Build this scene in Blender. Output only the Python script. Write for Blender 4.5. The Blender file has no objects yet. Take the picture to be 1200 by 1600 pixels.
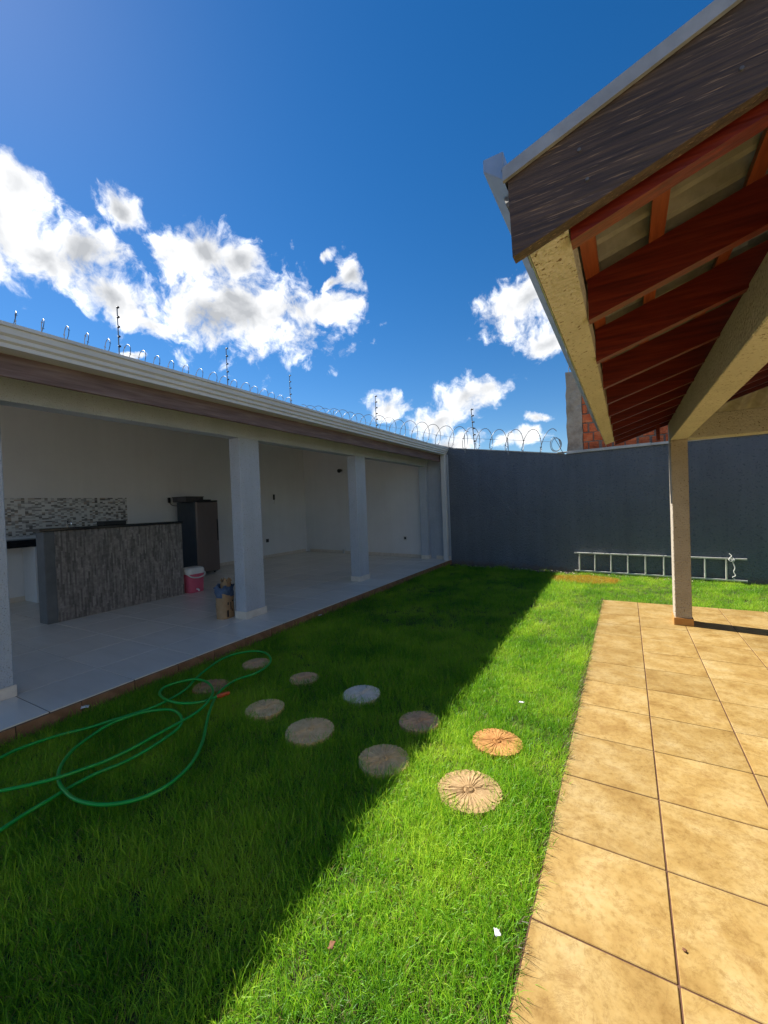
import bpy, bmesh, math, random
import numpy as np
from mathutils import Vector, Matrix

random.seed(7); rng = np.random.default_rng(7)
R = math.radians
scene = bpy.context.scene
COL = scene.collection

# ------------------------------------------------------------------ camera
PXF, IW, IH = 641.0, 1200, 1600            # focal length in photo pixels
CAM = np.array([0.0, 0.0, 1.5])
def cam_basis(yaw, pitch, roll):
    y, p, r = R(yaw), R(pitch), R(roll)
    fw = np.array([-math.sin(y)*math.cos(p), math.cos(y)*math.cos(p), math.sin(p)])
    rt = np.array([math.cos(y), math.sin(y), 0.0]); up = np.cross(rt, fw)
    return rt*math.cos(r)+up*math.sin(r), -rt*math.sin(r)+up*math.cos(r), fw
RT, UP, FW = cam_basis(30.6, -0.9, -2.2)
def ray(px, py): return RT*(px-600)/PXF + UP*(800-py)/PXF + FW
def onz(px, py, z):                         # where a photo pixel meets the height z
    d = ray(px, py); return CAM + d*(z-CAM[2])/d[2]
cd = bpy.data.cameras.new('camera'); cam = bpy.data.objects.new('camera', cd); COL.objects.link(cam)
cd.sensor_fit = 'VERTICAL'; cd.sensor_height = 36.0; cd.lens = PXF/IH*36.0
cd.clip_start = 0.05; cd.clip_end = 3000
cam.matrix_world = Matrix(((RT[0], UP[0], -FW[0], CAM[0]), (RT[1], UP[1], -FW[1], CAM[1]),
                           (RT[2], UP[2], -FW[2], CAM[2]), (0, 0, 0, 1)))
scene.camera = cam

# ------------------------------------------------------------------ light
SUN = np.array([-1.0, 0.14, 1.135]); SUN /= np.linalg.norm(SUN)      # towards the sun
sd = bpy.data.lights.new('sun', 'SUN'); sd.energy = 4.3; sd.angle = R(0.5); sd.color = (1.0, 0.955, 0.87)
so = bpy.data.objects.new('sun', sd); COL.objects.link(so)
so.rotation_euler = Vector(SUN).to_track_quat('Z', 'Y').to_euler(); so.location = (-30, 0, 40)
scene.view_settings.view_transform = 'Standard'; scene.view_settings.look = 'None'
scene.view_settings.exposure = 1.22; scene.view_settings.gamma = 1.0
scene.cycles.max_bounces = 6; scene.cycles.diffuse_bounces = 4; scene.cycles.glossy_bounces = 3; scene.cycles.transmission_bounces = 4

# ------------------------------------------------------------------ world: sky with cumulus
world = bpy.data.worlds.new('World'); scene.world = world; world.use_nodes = True
def build_world():
    nt = world.node_tree; N = nt.nodes; L = nt.links; N.clear()
    out = N.new('ShaderNodeOutputWorld')
    sky = N.new('ShaderNodeTexSky'); sky.sky_type = 'NISHITA'; sky.sun_disc = False
    sky.sun_elevation = math.asin(SUN[2]); sky.sun_rotation = math.atan2(SUN[0], SUN[1])
    sky.altitude = 600; sky.air_density = 1.0; sky.dust_density = 0.15; sky.ozone_density = 2.5
    hs = N.new('ShaderNodeHueSaturation'); hs.inputs['Saturation'].default_value = 1.37; hs.inputs['Value'].default_value = 0.8
    hs.inputs['Hue'].default_value = 0.503
    L.new(sky.outputs[0], hs.inputs['Color'])
    bsky = N.new('ShaderNodeBackground'); bsky.inputs['Strength'].default_value = 0.068
    L.new(hs.outputs[0], bsky.inputs['Color'])
    tc = N.new('ShaderNodeTexCoord'); D = tc.outputs['Generated']
    # domain warp so that the puffs get cauliflower edges
    wn = N.new('ShaderNodeTexNoise'); wn.inputs['Scale'].default_value = 9.0; wn.inputs['Detail'].default_value = 5.0
    L.new(D, wn.inputs['Vector'])
    ws = N.new('ShaderNodeVectorMath'); ws.operation = 'SUBTRACT'; L.new(wn.outputs['Color'], ws.inputs[0]); ws.inputs[1].default_value = (.5, .5, .5)
    wm = N.new('ShaderNodeVectorMath'); wm.operation = 'MULTIPLY_ADD'; L.new(ws.outputs[0], wm.inputs[0]); wm.inputs[1].default_value = (.075, .075, .075); L.new(D, wm.inputs[2])
    blobs = [(-20, 325, 95, 75, 0), (55, 395, 110, 62, 0.12), (20, 295, 60, 48, 0), (-80, 385, 100, 75, 0), (140, 395, 72, 58, 0.1), (195, 330, 50, 38, 0),
             (185, 465, 95, 42, 0.25), (245, 510, 70, 24, 0.1), (275, 390, 50, 44, 0), (330, 395, 75, 48, 0), (385, 405, 45, 38, 0),
             (365, 465, 78, 44, 0.1), (415, 488, 38, 24, 0), (508, 473, 56, 28, -0.1), (543, 422, 20, 34, -0.3), (520, 436, 26, 12, -.6), (515, 398, 20, 8, -.5),
             (610, 638, 40, 26, 0), (728, 622, 74, 34, -0.25), (690, 655, 56, 32, -.2), (700, 690, 60, 22, 0),
             (820, 480, 95, 48, -0.1), (860, 450, 60, 40, 0), (850, 535, 45, 30, 0), (840, 650, 30, 12, 0), (812, 686, 52, 20, -0.2),
             (206, 560, 26, 10, 0), (905, 500, 60, 50, 0)]
    ms = []
    def blob(c, rot, ru, rv):
        mp = N.new('ShaderNodeMapping'); mp.vector_type = 'TEXTURE'
        mp.inputs['Location'].default_value = c; mp.inputs['Rotation'].default_value = rot; mp.inputs['Scale'].default_value = (ru, rv, max(ru, rv))
        L.new(wm.outputs[0], mp.inputs['Vector'])
        ln = N.new('ShaderNodeVectorMath'); ln.operation = 'LENGTH'; L.new(mp.outputs[0], ln.inputs[0])
        ms.append(ln.outputs['Value'])
    for (px, py, rx, ry, a) in blobs:
        d = ray(px, py); k = np.linalg.norm(d); c = d/k
        # the local frame of the sky at that direction: east-ish, up-ish
        u = np.cross(c, [0, 0, 1.0]); u /= np.linalg.norm(u); v = np.cross(u, c)
        u2 = u*math.cos(a)-v*math.sin(a); v2 = u*math.sin(a)+v*math.cos(a)
        s = 1.0/(PXF*k)*1.02
        M = Matrix(((u2[0], v2[0], -c[0]), (u2[1], v2[1], -c[1]), (u2[2], v2[2], -c[2])))
        blob(tuple(c), tuple(M.to_euler()), rx*s*.98, ry*s*.95)
    rr = random.Random(3)
    for i in range(18):                     # the same scattered cumulus over the rest of the sky
        az = rr.uniform(75, 320); el = rr.choice([8, 12, 16, 22, 30])*rr.uniform(.8, 1.2)
        az = R(-30.6*0+az)                  # measured from the viewing side, clockwise
        c = np.array([math.sin(az)*math.cos(R(el)), math.cos(az)*math.cos(R(el)), math.sin(R(el))])
        u = np.cross(c, [0, 0, 1.0]); u /= np.linalg.norm(u); v = np.cross(u, c)
        M = Matrix(((u[0], v[0], -c[0]), (u[1], v[1], -c[1]), (u[2], v[2], -c[2])))
        ru = rr.uniform(.08, .2)*(0.5+el/30); blob(tuple(c), tuple(M.to_euler()), ru, ru*rr.uniform(.4, .6))
    cur = ms[0]
    for m in ms[1:]:
        sm = N.new('ShaderNodeMath'); sm.operation = 'SMOOTH_MIN'; sm.inputs[2].default_value = 0.10
        L.new(cur, sm.inputs[0]); L.new(m, sm.inputs[1]); cur = sm.outputs[0]
    n1 = N.new('ShaderNodeTexNoise'); n1.inputs['Scale'].default_value = 22.0; n1.inputs['Detail'].default_value = 9.0; n1.inputs['Roughness'].default_value = 0.61
    L.new(wm.outputs[0], n1.inputs['Vector'])
    def math_(op, a, b=None, c=None):
        m = N.new('ShaderNodeMath'); m.operation = op
        for i, q in enumerate((a, b, c)):
            if q is None: continue
            if isinstance(q, (int, float)): m.inputs[i].default_value = q
            else: L.new(q, m.inputs[i])
        return m.outputs[0]
    base = math_('SUBTRACT', 1.0, cur)
    nz = math_('MULTIPLY', math_('SUBTRACT', n1.outputs[0], 0.53), 2.1)
    dens = math_('ADD', base, nz)
    def ramp(v, a, b, lo=0., hi=1.):
        m = N.new('ShaderNodeMapRange'); m.interpolation_type = 'SMOOTHSTEP'
        m.inputs[1].default_value = a; m.inputs[2].default_value = b; m.inputs[3].default_value = lo; m.inputs[4].default_value = hi
        L.new(v, m.inputs[0]); return m.outputs[0]
    alpha = ramp(dens, -0.02, 0.62)
    # thick hearts of the clouds are greyer than their thin sunlit rims
    n2 = N.new('ShaderNodeTexNoise'); n2.inputs['Scale'].default_value = 13.0; n2.inputs['Detail'].default_value = 8.0
    L.new(wm.outputs[0], n2.inputs['Vector'])
    thick = math_('ADD', math_('MULTIPLY_ADD', base, .85, .06), math_('MULTIPLY', math_('SUBTRACT', n2.outputs[0], .5), 1.8))
    cm = N.new('ShaderNodeValToRGB'); e = cm.color_ramp.elements; e[0].position = 0.05; e[0].color = (.80, .80, .79, 1); e[1].position = 1.0; e[1].color = (.25, .26, .275, 1)
    for q, c in ((.36, (.58, .58, .58, 1)), (.58, (.48, .485, .49, 1)), (.8, (.36, .368, .38, 1))): w = e.new(q); w.color = c
    L.new(thick, cm.inputs[0])
    bc = N.new('ShaderNodeBackground'); bc.inputs['Strength'].default_value = 0.95; L.new(cm.outputs[0], bc.inputs['Color'])
    mix = N.new('ShaderNodeMixShader'); L.new(alpha, mix.inputs[0]); L.new(bsky.outputs[0], mix.inputs[1]); L.new(bc.outputs[0], mix.inputs[2])
    L.new(mix.outputs[0], out.inputs['Surface'])
build_world()
world.cycles.sampling_method = 'MANUAL'; world.cycles.sample_map_resolution = 512

# ------------------------------------------------------------------ helpers
class MB:
    def __init__(s): s.v = []; s.f = []; s.sm = []
    def add(s, vs, fs, smooth=False):
        o = len(s.v); s.v += [tuple(map(float, q)) for q in vs]; s.f += [tuple(i+o for i in f) for f in fs]; s.sm += [smooth]*len(fs); return s
    def box(s, x0, x1, y0, y1, z0, z1, b=0.0):
        if b <= 0:
            vs = [(x, y, z) for z in (z0, z1) for y in (y0, y1) for x in (x0, x1)]
            return s.add(vs, [(0, 2, 3, 1), (4, 5, 7, 6), (0, 1, 5, 4), (2, 6, 7, 3), (0, 4, 6, 2), (1, 3, 7, 5)])
        bm = bmesh.new(); bmesh.ops.create_cube(bm, size=1)
        for q in bm.verts: q.co = Vector(((x0+x1)/2+q.co.x*(x1-x0), (y0+y1)/2+q.co.y*(y1-y0), (z0+z1)/2+q.co.z*(z1-z0)))
        bmesh.ops.bevel(bm, geom=bm.edges[:], offset=b, segments=1, affect='EDGES', profile=0.5)
        bm.verts.index_update(); vs = [q.co[:] for q in bm.verts]; fs = [tuple(q.index for q in f.verts) for f in bm.faces]; bm.free()
        return s.add(vs, fs)
    def prism(s, poly, axis, a, b):           # polygon extruded along an axis; poly in the other two axes' order
        n = len(poly)
        def P(p, t):
            if axis == 'x': return (t, p[0], p[1])
            if axis == 'y': return (p[0], t, p[1])
            return (p[0], p[1], t)
        vs = [P(p, a) for p in poly]+[P(p, b) for p in poly]
        fs = [tuple(range(n))[::-1], tuple(range(n, 2*n))]+[(i, (i+1) % n, n+(i+1) % n, n+i) for i in range(n)]
        return s.add(vs, fs)
    def tube(s, pts, r, n=8, closed=False, smooth=True):
        pts = [np.array(p, float) for p in pts]; m = len(pts); rings = []
        rad = r if hasattr(r, '__len__') else [r]*m
        t = pts[1]-pts[0]; up = np.array([0, 0, 1.0]) if abs(t[2]) < .9*np.linalg.norm(t) else np.array([1.0, 0, 0])
        for i in range(m):
            if closed: t = pts[(i+1) % m]-pts[i-1]
            else: t = pts[min(i+1, m-1)]-pts[max(i-1, 0)]
            t = t/(np.linalg.norm(t)+1e-9); a = up-t*(up@t); a /= np.linalg.norm(a)+1e-9; up = a; b = np.cross(t, a)
            rings.append([pts[i]+rad[i]*(math.cos(2*math.pi*k/n)*a+math.sin(2*math.pi*k/n)*b) for k in range(n)])
        vs = [q for rg in rings for q in rg]; fs = []
        for i in range(m if closed else m-1):
            j = (i+1) % m
            for k in range(n): fs.append((i*n+k, i*n+(k+1) % n, j*n+(k+1) % n, j*n+k))
        s.add(vs, fs, smooth)
        if not closed: s.add(rings[0], [tuple(range(n))[::-1]]); s.add(rings[-1], [tuple(range(n))])
        return s
    def lathe(s, prof, n=24, c=(0, 0), smooth=True):
        vs = []; fs = []; m = len(prof)
        for (r, z) in prof: vs += [(c[0]+r*math.cos(2*math.pi*k/n), c[1]+r*math.sin(2*math.pi*k/n), z) for k in range(n)]
        for i in range(m-1):
            for k in range(n): fs.append((i*n+k, i*n+(k+1) % n, (i+1)*n+(k+1) % n, (i+1)*n+k))
        s.add(vs, fs, smooth); s.add(vs[:n], [tuple(range(n))[::-1]]); s.add(vs[-n:], [tuple(range(n))])
        return s
    def shift(s, d): s.v = [(a+d[0], b+d[1], c+d[2]) for a, b, c in s.v]; return s
    def mesh(s, name, m):
        me = bpy.data.meshes.new(name); me.from_pydata(s.v, [], s.f); me.materials.append(m)
        me.polygons.foreach_set('use_smooth', s.sm); me.update(); return me
    def build(s, name, m, parent=None, origin=None):
        if origin is not None: s.shift([-q for q in origin])
        o = bpy.data.objects.new(name, s.mesh(name, m)); COL.objects.link(o)
        if origin is not None: o.location = origin
        if parent is not None: o.parent = parent
        return o
def inst(name, me, parent=None, loc=(0, 0, 0), rot=(0, 0, 0), scale=(1, 1, 1)):
    o = bpy.data.objects.new(name, me); COL.objects.link(o); o.location = loc; o.rotation_euler = rot; o.scale = scale
    if parent is not None: o.parent = parent
    return o
def tag(o, label=None, cat=None, group=None, kind=None):
    if label: o['label'] = label
    if cat: o['category'] = cat
    if group: o['group'] = group
    if kind: o['kind'] = kind
    return o
def empty(name, loc=(0, 0, 0), rz=0.0):
    o = bpy.data.objects.new(name, None); COL.objects.link(o); o.location = loc; o.rotation_euler = (0, 0, rz); o.empty_display_size = .1; return o
def spline(pts, k=8):                        # Catmull-Rom through points
    P = [np.array(p, float) for p in pts]; P = [2*P[0]-P[1]]+P+[2*P[-1]-P[-2]]; out = []
    for i in range(1, len(P)-2):
        for j in range(k):
            t = j/k; a, b, c, d = P[i-1:i+3]
            out.append(.5*((2*b)+(-a+c)*t+(2*a-5*b+4*c-d)*t*t+(-a+3*b-3*c+d)*t**3))
    out.append(P[-2]); return out

# ------------------------------------------------------------------ materials
def mat(name, cols, rough=.7, scale=5., detail=6., stretch=(1, 1, 1), bump=0., bscale=60., bdetail=4., spec=.4, metal=0., pos=None, obj_rand=0.,
        warp=0., speck=None, coat=0., bump_dist=.01, transl=0., hue_rand=0., streak=0., splash=None):
    """cols: list of colours blended by noise; stretch < 1 lengthens the grain along that axis"""
    m = bpy.data.materials.new(name); m.use_nodes = True; nt = m.node_tree; N = nt.nodes; L = nt.links
    bs = N['Principled BSDF']; bs.inputs['Roughness'].default_value = rough; bs.inputs['Metallic'].default_value = metal
    bs.inputs['Specular IOR Level'].default_value = spec
    if coat: bs.inputs['Coat Weight'].default_value = coat; bs.inputs['Coat Roughness'].default_value = .15
    tc = N.new('ShaderNodeTexCoord'); vec = tc.outputs['Object']; oi = N.new('ShaderNodeObjectInfo')
    if obj_rand:
        cv = N.new('ShaderNodeVectorMath'); cv.operation = 'MULTIPLY_ADD'; cb = N.new('ShaderNodeCombineXYZ')
        for i in range(3): L.new(oi.outputs['Random'], cb.inputs[i])
        L.new(cb.outputs[0], cv.inputs[0]); cv.inputs[1].default_value = (37*obj_rand, 71*obj_rand, 53*obj_rand); L.new(vec, cv.inputs[2]); vec = cv.outputs[0]
    mp = N.new('ShaderNodeMapping'); mp.inputs['Scale'].default_value = stretch; L.new(vec, mp.inputs['Vector'])
    n = N.new('ShaderNodeTexNoise'); n.inputs['Scale'].default_value = scale; n.inputs['Detail'].default_value = detail; n.inputs['Distortion'].default_value = warp
    n.inputs['Roughness'].default_value = .6
    L.new(mp.outputs[0], n.inputs['Vector'])
    rp = N.new('ShaderNodeValToRGB'); L.new(n.outputs[0], rp.inputs['Fac']); el = rp.color_ramp.elements
    k = len(cols); pos = pos or [0.3+0.4*i/max(k-1, 1) for i in range(k)]
    while len(el) < k: el.new(.5)
    while len(el) > max(k, 1) and len(el) > 1: el.remove(el[-1])
    for i in range(k): el[i].position = pos[i]; el[i].color = (*cols[i], 1)
    c = rp.outputs['Color']
    if speck:                                   # (colour, scale, threshold)
        s = N.new('ShaderNodeTexNoise'); s.inputs['Scale'].default_value = speck[1]; s.inputs['Detail'].default_value = 3
        L.new(mp.outputs[0], s.inputs['Vector'])
        sr = N.new('ShaderNodeMapRange'); sr.inputs[1].default_value = speck[2]; sr.inputs[2].default_value = speck[2]+.06; L.new(s.outputs[0], sr.inputs[0])
        mx = N.new('ShaderNodeMixRGB'); mx.inputs[2].default_value = (*speck[0], 1); L.new(sr.outputs[0], mx.inputs[0]); L.new(c, mx.inputs[1]); c = mx.outputs[0]
    if hue_rand:
        mr = N.new('ShaderNodeMapRange'); mr.inputs[3].default_value = 1-hue_rand; mr.inputs[4].default_value = 1+hue_rand; L.new(oi.outputs['Random'], mr.inputs[0])
        hv = N.new('ShaderNodeHueSaturation'); L.new(mr.outputs[0], hv.inputs['Value']); L.new(c, hv.inputs['Color']); c = hv.outputs[0]
    if streak:
        sm_ = N.new('ShaderNodeMapping'); sm_.inputs['Scale'].default_value = (5, 5, .28); L.new(vec, sm_.inputs['Vector'])
        sn = N.new('ShaderNodeTexNoise'); sn.inputs['Scale'].default_value = 1.0; sn.inputs['Detail'].default_value = 7; sn.inputs['Roughness'].default_value = .65; L.new(sm_.outputs[0], sn.inputs['Vector'])
        sq = N.new('ShaderNodeMapRange'); sq.inputs[1].default_value = .35; sq.inputs[2].default_value = .68; sq.inputs[3].default_value = 1-streak; sq.inputs[4].default_value = 1+streak*.5; L.new(sn.outputs[0], sq.inputs[0])
        sh = N.new('ShaderNodeHueSaturation'); L.new(sq.outputs[0], sh.inputs['Value']); L.new(c, sh.inputs['Color']); c = sh.outputs[0]
    if splash:                                  # (colour, height): soil thrown up by rain, uneven upper edge
        sx_ = N.new('ShaderNodeSeparateXYZ'); L.new(tc.outputs['Object'], sx_.inputs[0])
        sn = N.new('ShaderNodeTexNoise'); sn.inputs['Scale'].default_value = 7.0; sn.inputs['Detail'].default_value = 8; sn.inputs['Roughness'].default_value = .75; L.new(vec, sn.inputs['Vector'])
        hh = N.new('ShaderNodeMath'); hh.operation = 'MULTIPLY_ADD'; L.new(sn.outputs[0], hh.inputs[0]); hh.inputs[1].default_value = -splash[1]*2.4; L.new(sx_.outputs[2], hh.inputs[2])
        sq = N.new('ShaderNodeMapRange'); sq.inputs[1].default_value = -splash[1]*1.25; sq.inputs[2].default_value = -splash[1]*.55; sq.inputs[3].default_value = .75; sq.inputs[4].default_value = 0; L.new(hh.outputs[0], sq.inputs[0])
        mx = N.new('ShaderNodeMixRGB'); mx.inputs[2].default_value = (*splash[0], 1); L.new(sq.outputs[0], mx.inputs[0]); L.new(c, mx.inputs[1]); c = mx.outputs[0]
    L.new(c, bs.inputs['Base Color'])
    if bump:
        b = N.new('ShaderNodeBump'); b.inputs['Strength'].default_value = bump; b.inputs['Distance'].default_value = bump_dist
        bn = N.new('ShaderNodeTexNoise'); bn.inputs['Scale'].default_value = bscale; bn.inputs['Detail'].default_value = bdetail
        L.new(mp.outputs[0], bn.inputs['Vector']); L.new(bn.outputs[0], b.inputs['Height']); L.new(b.outputs[0], bs.inputs['Normal'])
    if transl:
        tr = N.new('ShaderNodeBsdfTranslucent'); L.new(c, tr.inputs['Color']); mix = N.new('ShaderNodeMixShader'); mix.inputs[0].default_value = transl
        L.new(bs.outputs[0], mix.inputs[1]); L.new(tr.outputs[0], mix.inputs[2]); L.new(mix.outputs[0], N['Material Output'].inputs['Surface'])
    return m
M = {}
M['soil'] = mat('soil', [(.030, .030, .012), (.060, .052, .024)], .95, 8, bump=.6, bscale=40)
M['earth'] = mat('earth', [(.10, .065, .035), (.17, .11, .065)], .95, .6, bump=.3)
def patio_mat():
    m = bpy.data.materials.new('patio_tile'); m.use_nodes = True; nt = m.node_tree; N = nt.nodes; L = nt.links; bs = N['Principled BSDF']
    tc = N.new('ShaderNodeTexCoord'); oi = N.new('ShaderNodeObjectInfo'); cb = N.new('ShaderNodeCombineXYZ')
    for k in range(3): L.new(oi.outputs['Random'], cb.inputs[k])
    cv = N.new('ShaderNodeVectorMath'); cv.operation = 'MULTIPLY_ADD'; L.new(cb.outputs[0], cv.inputs[0]); cv.inputs[1].default_value = (37, 71, 53); L.new(tc.outputs['Object'], cv.inputs[2]); V = cv.outputs[0]
    def noise(sc, det, ro, warp=0.):
        n = N.new('ShaderNodeTexNoise'); n.inputs['Scale'].default_value = sc; n.inputs['Detail'].default_value = det; n.inputs['Roughness'].default_value = ro; n.inputs['Distortion'].default_value = warp
        L.new(V, n.inputs['Vector']); return n.outputs[0]
    def ramp(v, st):
        r = N.new('ShaderNodeValToRGB'); e = r.color_ramp.elements
        while len(e) < len(st): e.new(.5)
        for k, (p, c) in enumerate(st): e[k].position = p; e[k].color = (*c, 1)
        L.new(v, r.inputs[0]); return r.outputs[0]
    def mix(f, a, b, mode='MIX'):
        x = N.new('ShaderNodeMixRGB'); x.blend_type = mode
        if isinstance(f, float): x.inputs[0].default_value = f
        else: L.new(f, x.inputs[0])
        L.new(a, x.inputs[1])
        if isinstance(b, tuple): x.inputs[2].default_value = (*b, 1)
        else: L.new(b, x.inputs[2])
        return x.outputs[0]
    c = ramp(noise(5.0, 9, .62, .25), [(.30, (.28, .165, .048)), (.46, (.37, .24, .080)), (.60, (.43, .30, .12)), (.75, (.47, .355, .17))])
    g = ramp(noise(38., 8, .7), [(.32, (.74, .70, .62)), (.5, (1, 1, 1)), (.7, (1.08, 1.08, 1.1))]); c = mix(1.0, c, g, 'MULTIPLY')
    # rusty clouds and fine dark veins
    b = ramp(noise(9., 10, .72, .4), [(.56, (0, 0, 0)), (.80, (1, 1, 1))]); c = mix(b, c, (.26, .145, .045))
    w = noise(6.5, 12, .75, .6); a = N.new('ShaderNodeMath'); a.operation = 'SUBTRACT'; L.new(w, a.inputs[0]); a.inputs[1].default_value = .5
    ab = N.new('ShaderNodeMath'); ab.operation = 'ABSOLUTE'; L.new(a.outputs[0], ab.inputs[0])
    v = ramp(ab.outputs[0], [(.0, (.55, .55, .55)), (.012, (0, 0, 0))]); c = mix(v, c, (.20, .11, .035))
    mr = N.new('ShaderNodeMapRange'); mr.inputs[3].default_value = .90; mr.inputs[4].default_value = 1.08; L.new(oi.outputs['Random'], mr.inputs[0])
    hv = N.new('ShaderNodeHueSaturation'); L.new(mr.outputs[0], hv.inputs['Value']); L.new(c, hv.inputs['Color']); L.new(hv.outputs[0], bs.inputs['Base Color'])
    bs.inputs['Roughness'].default_value = .42; bs.inputs['Specular IOR Level'].default_value = .35
    bp = N.new('ShaderNodeBump'); bp.inputs['Strength'].default_value = .35; bp.inputs['Distance'].default_value = .004; L.new(w, bp.inputs['Height']); L.new(bp.outputs[0], bs.inputs['Normal'])
    return m
M['patio_tile'] = patio_mat()
M['grout'] = mat('grout', [(.085, .038, .022), (.15, .075, .045)], .9, 9)
M['veranda_tile'] = mat('veranda_tile', [(.74, .68, .58), (.82, .76, .66)], .22, 3, 8, stretch=(.5, 2.2, 1), obj_rand=1, spec=.5, hue_rand=.04)
M['floor_grout'] = mat('floor_grout', [(.055, .045, .038), (.09, .075, .06)], .9, 9)
M['riser'] = mat('riser', [(.20, .10, .05), (.33, .18, .10)], .85, 9, bump=.4)
M['skirting'] = mat('skirting', [(.60, .53, .45), (.74, .68, .60)], .3, 12, obj_rand=1)
M['plaster_grey'] = mat('plaster_grey', [(.41, .45, .51), (.47, .51, .575)], .85, 3, bump=.9, bscale=85, bdetail=3, bump_dist=.01, speck=((.27, .28, .29), 80, .62), streak=.06)
M['plaster_inside'] = mat('plaster_inside', [(.73, .735, .75), (.79, .795, .81)], .85, 1.2, bump=.15, bscale=90, streak=.025)
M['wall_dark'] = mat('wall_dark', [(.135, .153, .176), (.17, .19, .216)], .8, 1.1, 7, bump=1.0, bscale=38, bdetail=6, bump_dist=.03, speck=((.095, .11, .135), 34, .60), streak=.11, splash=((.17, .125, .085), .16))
M['plaster_cream'] = mat('plaster_cream', [(.50, .47, .37), (.60, .565, .455)], .85, 4, bump=1.0, bscale=60, bdetail=3, bump_dist=.015, speck=((.20, .145, .075), 62, .62))
M['plaster_post'] = mat('plaster_post', [(.40, .345, .27), (.50, .435, .35)], .85, 4, bump=1.0, bscale=60, bdetail=3, bump_dist=.015, speck=((.20, .145, .075), 62, .62))
M['white_metal'] = mat('white_metal', [(.54, .545, .55), (.61, .615, .62)], .45, 3, spec=.5)
M['wood_fascia'] = mat('wood_fascia', [(.10, .065, .062), (.16, .11, .108), (.22, .165, .16)], .7, 6, 8, stretch=(6, .4, 6), bump=.2)
M['roof_sheet'] = mat('roof_sheet', [(.30, .30, .30), (.40, .40, .40)], .5, 3)
M['wood_red'] = mat('wood_red', [(.060, .005, .003), (.115, .011, .005), (.18, .025, .008)], .35, 7, 8, stretch=(.5, 9, 9), bump=.12, bscale=12, spec=.5, obj_rand=1, hue_rand=.15)
M['wood_batten'] = mat('wood_batten', [(.17, .035, .012), (.30, .075, .022)], .45, 7, 8, stretch=(9, .5, 9), bump=.12, bscale=12, obj_rand=1)
M['wood_board'] = mat('wood_board', [(.028, .020, .018), (.060, .041, .033), (.12, .080, .056)], .55, 8, 9, stretch=(.45, 8, 11), bump=.5, bscale=14, bdetail=6, spec=.45,
                      pos=[.3, .52, .75], speck=((.22, .15, .095), 26, .625))
M['metal'] = mat('metal', [(.42, .43, .44), (.58, .59, .60)], .38, 9, metal=.75, bump=.1, bscale=25)
M['flashing'] = mat('flashing', [(.30, .31, .31), (.45, .46, .46)], .5, 14, metal=.45)
M['roof_tile'] = mat('roof_tile', [(.12, .117, .108), (.21, .205, .19), (.31, .30, .28)], .9, 6, 8, bump=.3, bscale=40, obj_rand=1)
M['tile_end'] = mat('tile_end', [(.26, .21, .15), (.42, .36, .28)], .9, 9, obj_rand=1)
M['skirt_orange'] = mat('skirt_orange', [(.42, .19, .05), (.52, .27, .08)], .35, 12)
M['aluminium'] = mat('aluminium', [(.58, .55, .49), (.72, .70, .64)], .45, 14, metal=.35)
M['rope'] = mat('rope', [(.55, .53, .48), (.75, .73, .68)], .9, 60)
M['concrete'] = mat('concrete', [(.28, .215, .155), (.42, .34, .255), (.52, .44, .34)], .95, 5, 8, bump=1.0, bscale=22, bump_dist=.03)
M['brick'] = mat('brick', [(.50, .095, .030), (.68, .16, .055), (.72, .27, .12)], .9, 9, 6, bump=.4, bscale=50, obj_rand=1, hue_rand=.18)
M['mortar'] = mat('mortar', [(.20, .15, .115), (.36, .29, .235)], .95, 9, bump=.9, bscale=30, bump_dist=.02)
M['cap'] = mat('cap', [(.42, .40, .37), (.66, .64, .60)], .8, 4, bump=.5, bscale=15)
M['wire'] = mat('wire', [(.16, .17, .18), (.26, .27, .28)], .45, 10, metal=.8)
M['white_plastic'] = mat('white_plastic', [(.62, .61, .58), (.70, .69, .66)], .4, 8)
M['black_plastic'] = mat('black_plastic', [(.012, .013, .015), (.02, .021, .024)], .4, 8)
M['granite'] = mat('granite', [(.008, .009, .011), (.022, .025, .03)], .18, 70, spec=.5)
M['hose'] = mat('hose', [(.008, .30, .030), (.016, .38, .05)], .33, 20, spec=.5)
M['orange_plastic'] = mat('orange_plastic', [(.55, .075, .015), (.62, .12, .03)], .4, 20)
M['fridge_side'] = mat('fridge_side', [(.032, .042, .055), (.045, .057, .073)], .4, 4)
M['fridge_door'] = mat('fridge_door', [(.19, .15, .135), (.24, .195, .175)], .36, 2, metal=.35, stretch=(1, 1, .2))
M['cardboard'] = mat('cardboard', [(.30, .19, .10), (.42, .28, .16)], .9, 8, bump=.2)
M['dark_carton'] = mat('dark_carton', [(.055, .055, .06), (.09, .088, .09)], .8, 8)
M['pink_plastic'] = mat('pink_plastic', [(.55, .09, .15), (.62, .12, .19)], .4, 6)
M['blue_film'] = mat('blue_film', [(.03, .06, .13), (.09, .14, .24)], .4, 14, bump=.8, bscale=20, bump_dist=.02)
M['paper_white'] = mat('paper_white', [(.7, .7, .7), (.8, .8, .8)], .8, 20)
M['dry_leaf'] = mat('dry_leaf', [(.12, .05, .025), (.22, .095, .04)], .8, 60)
M['chrome'] = mat('chrome', [(.6, .6, .6), (.7, .7, .7)], .15, 5, metal=1.)
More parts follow.
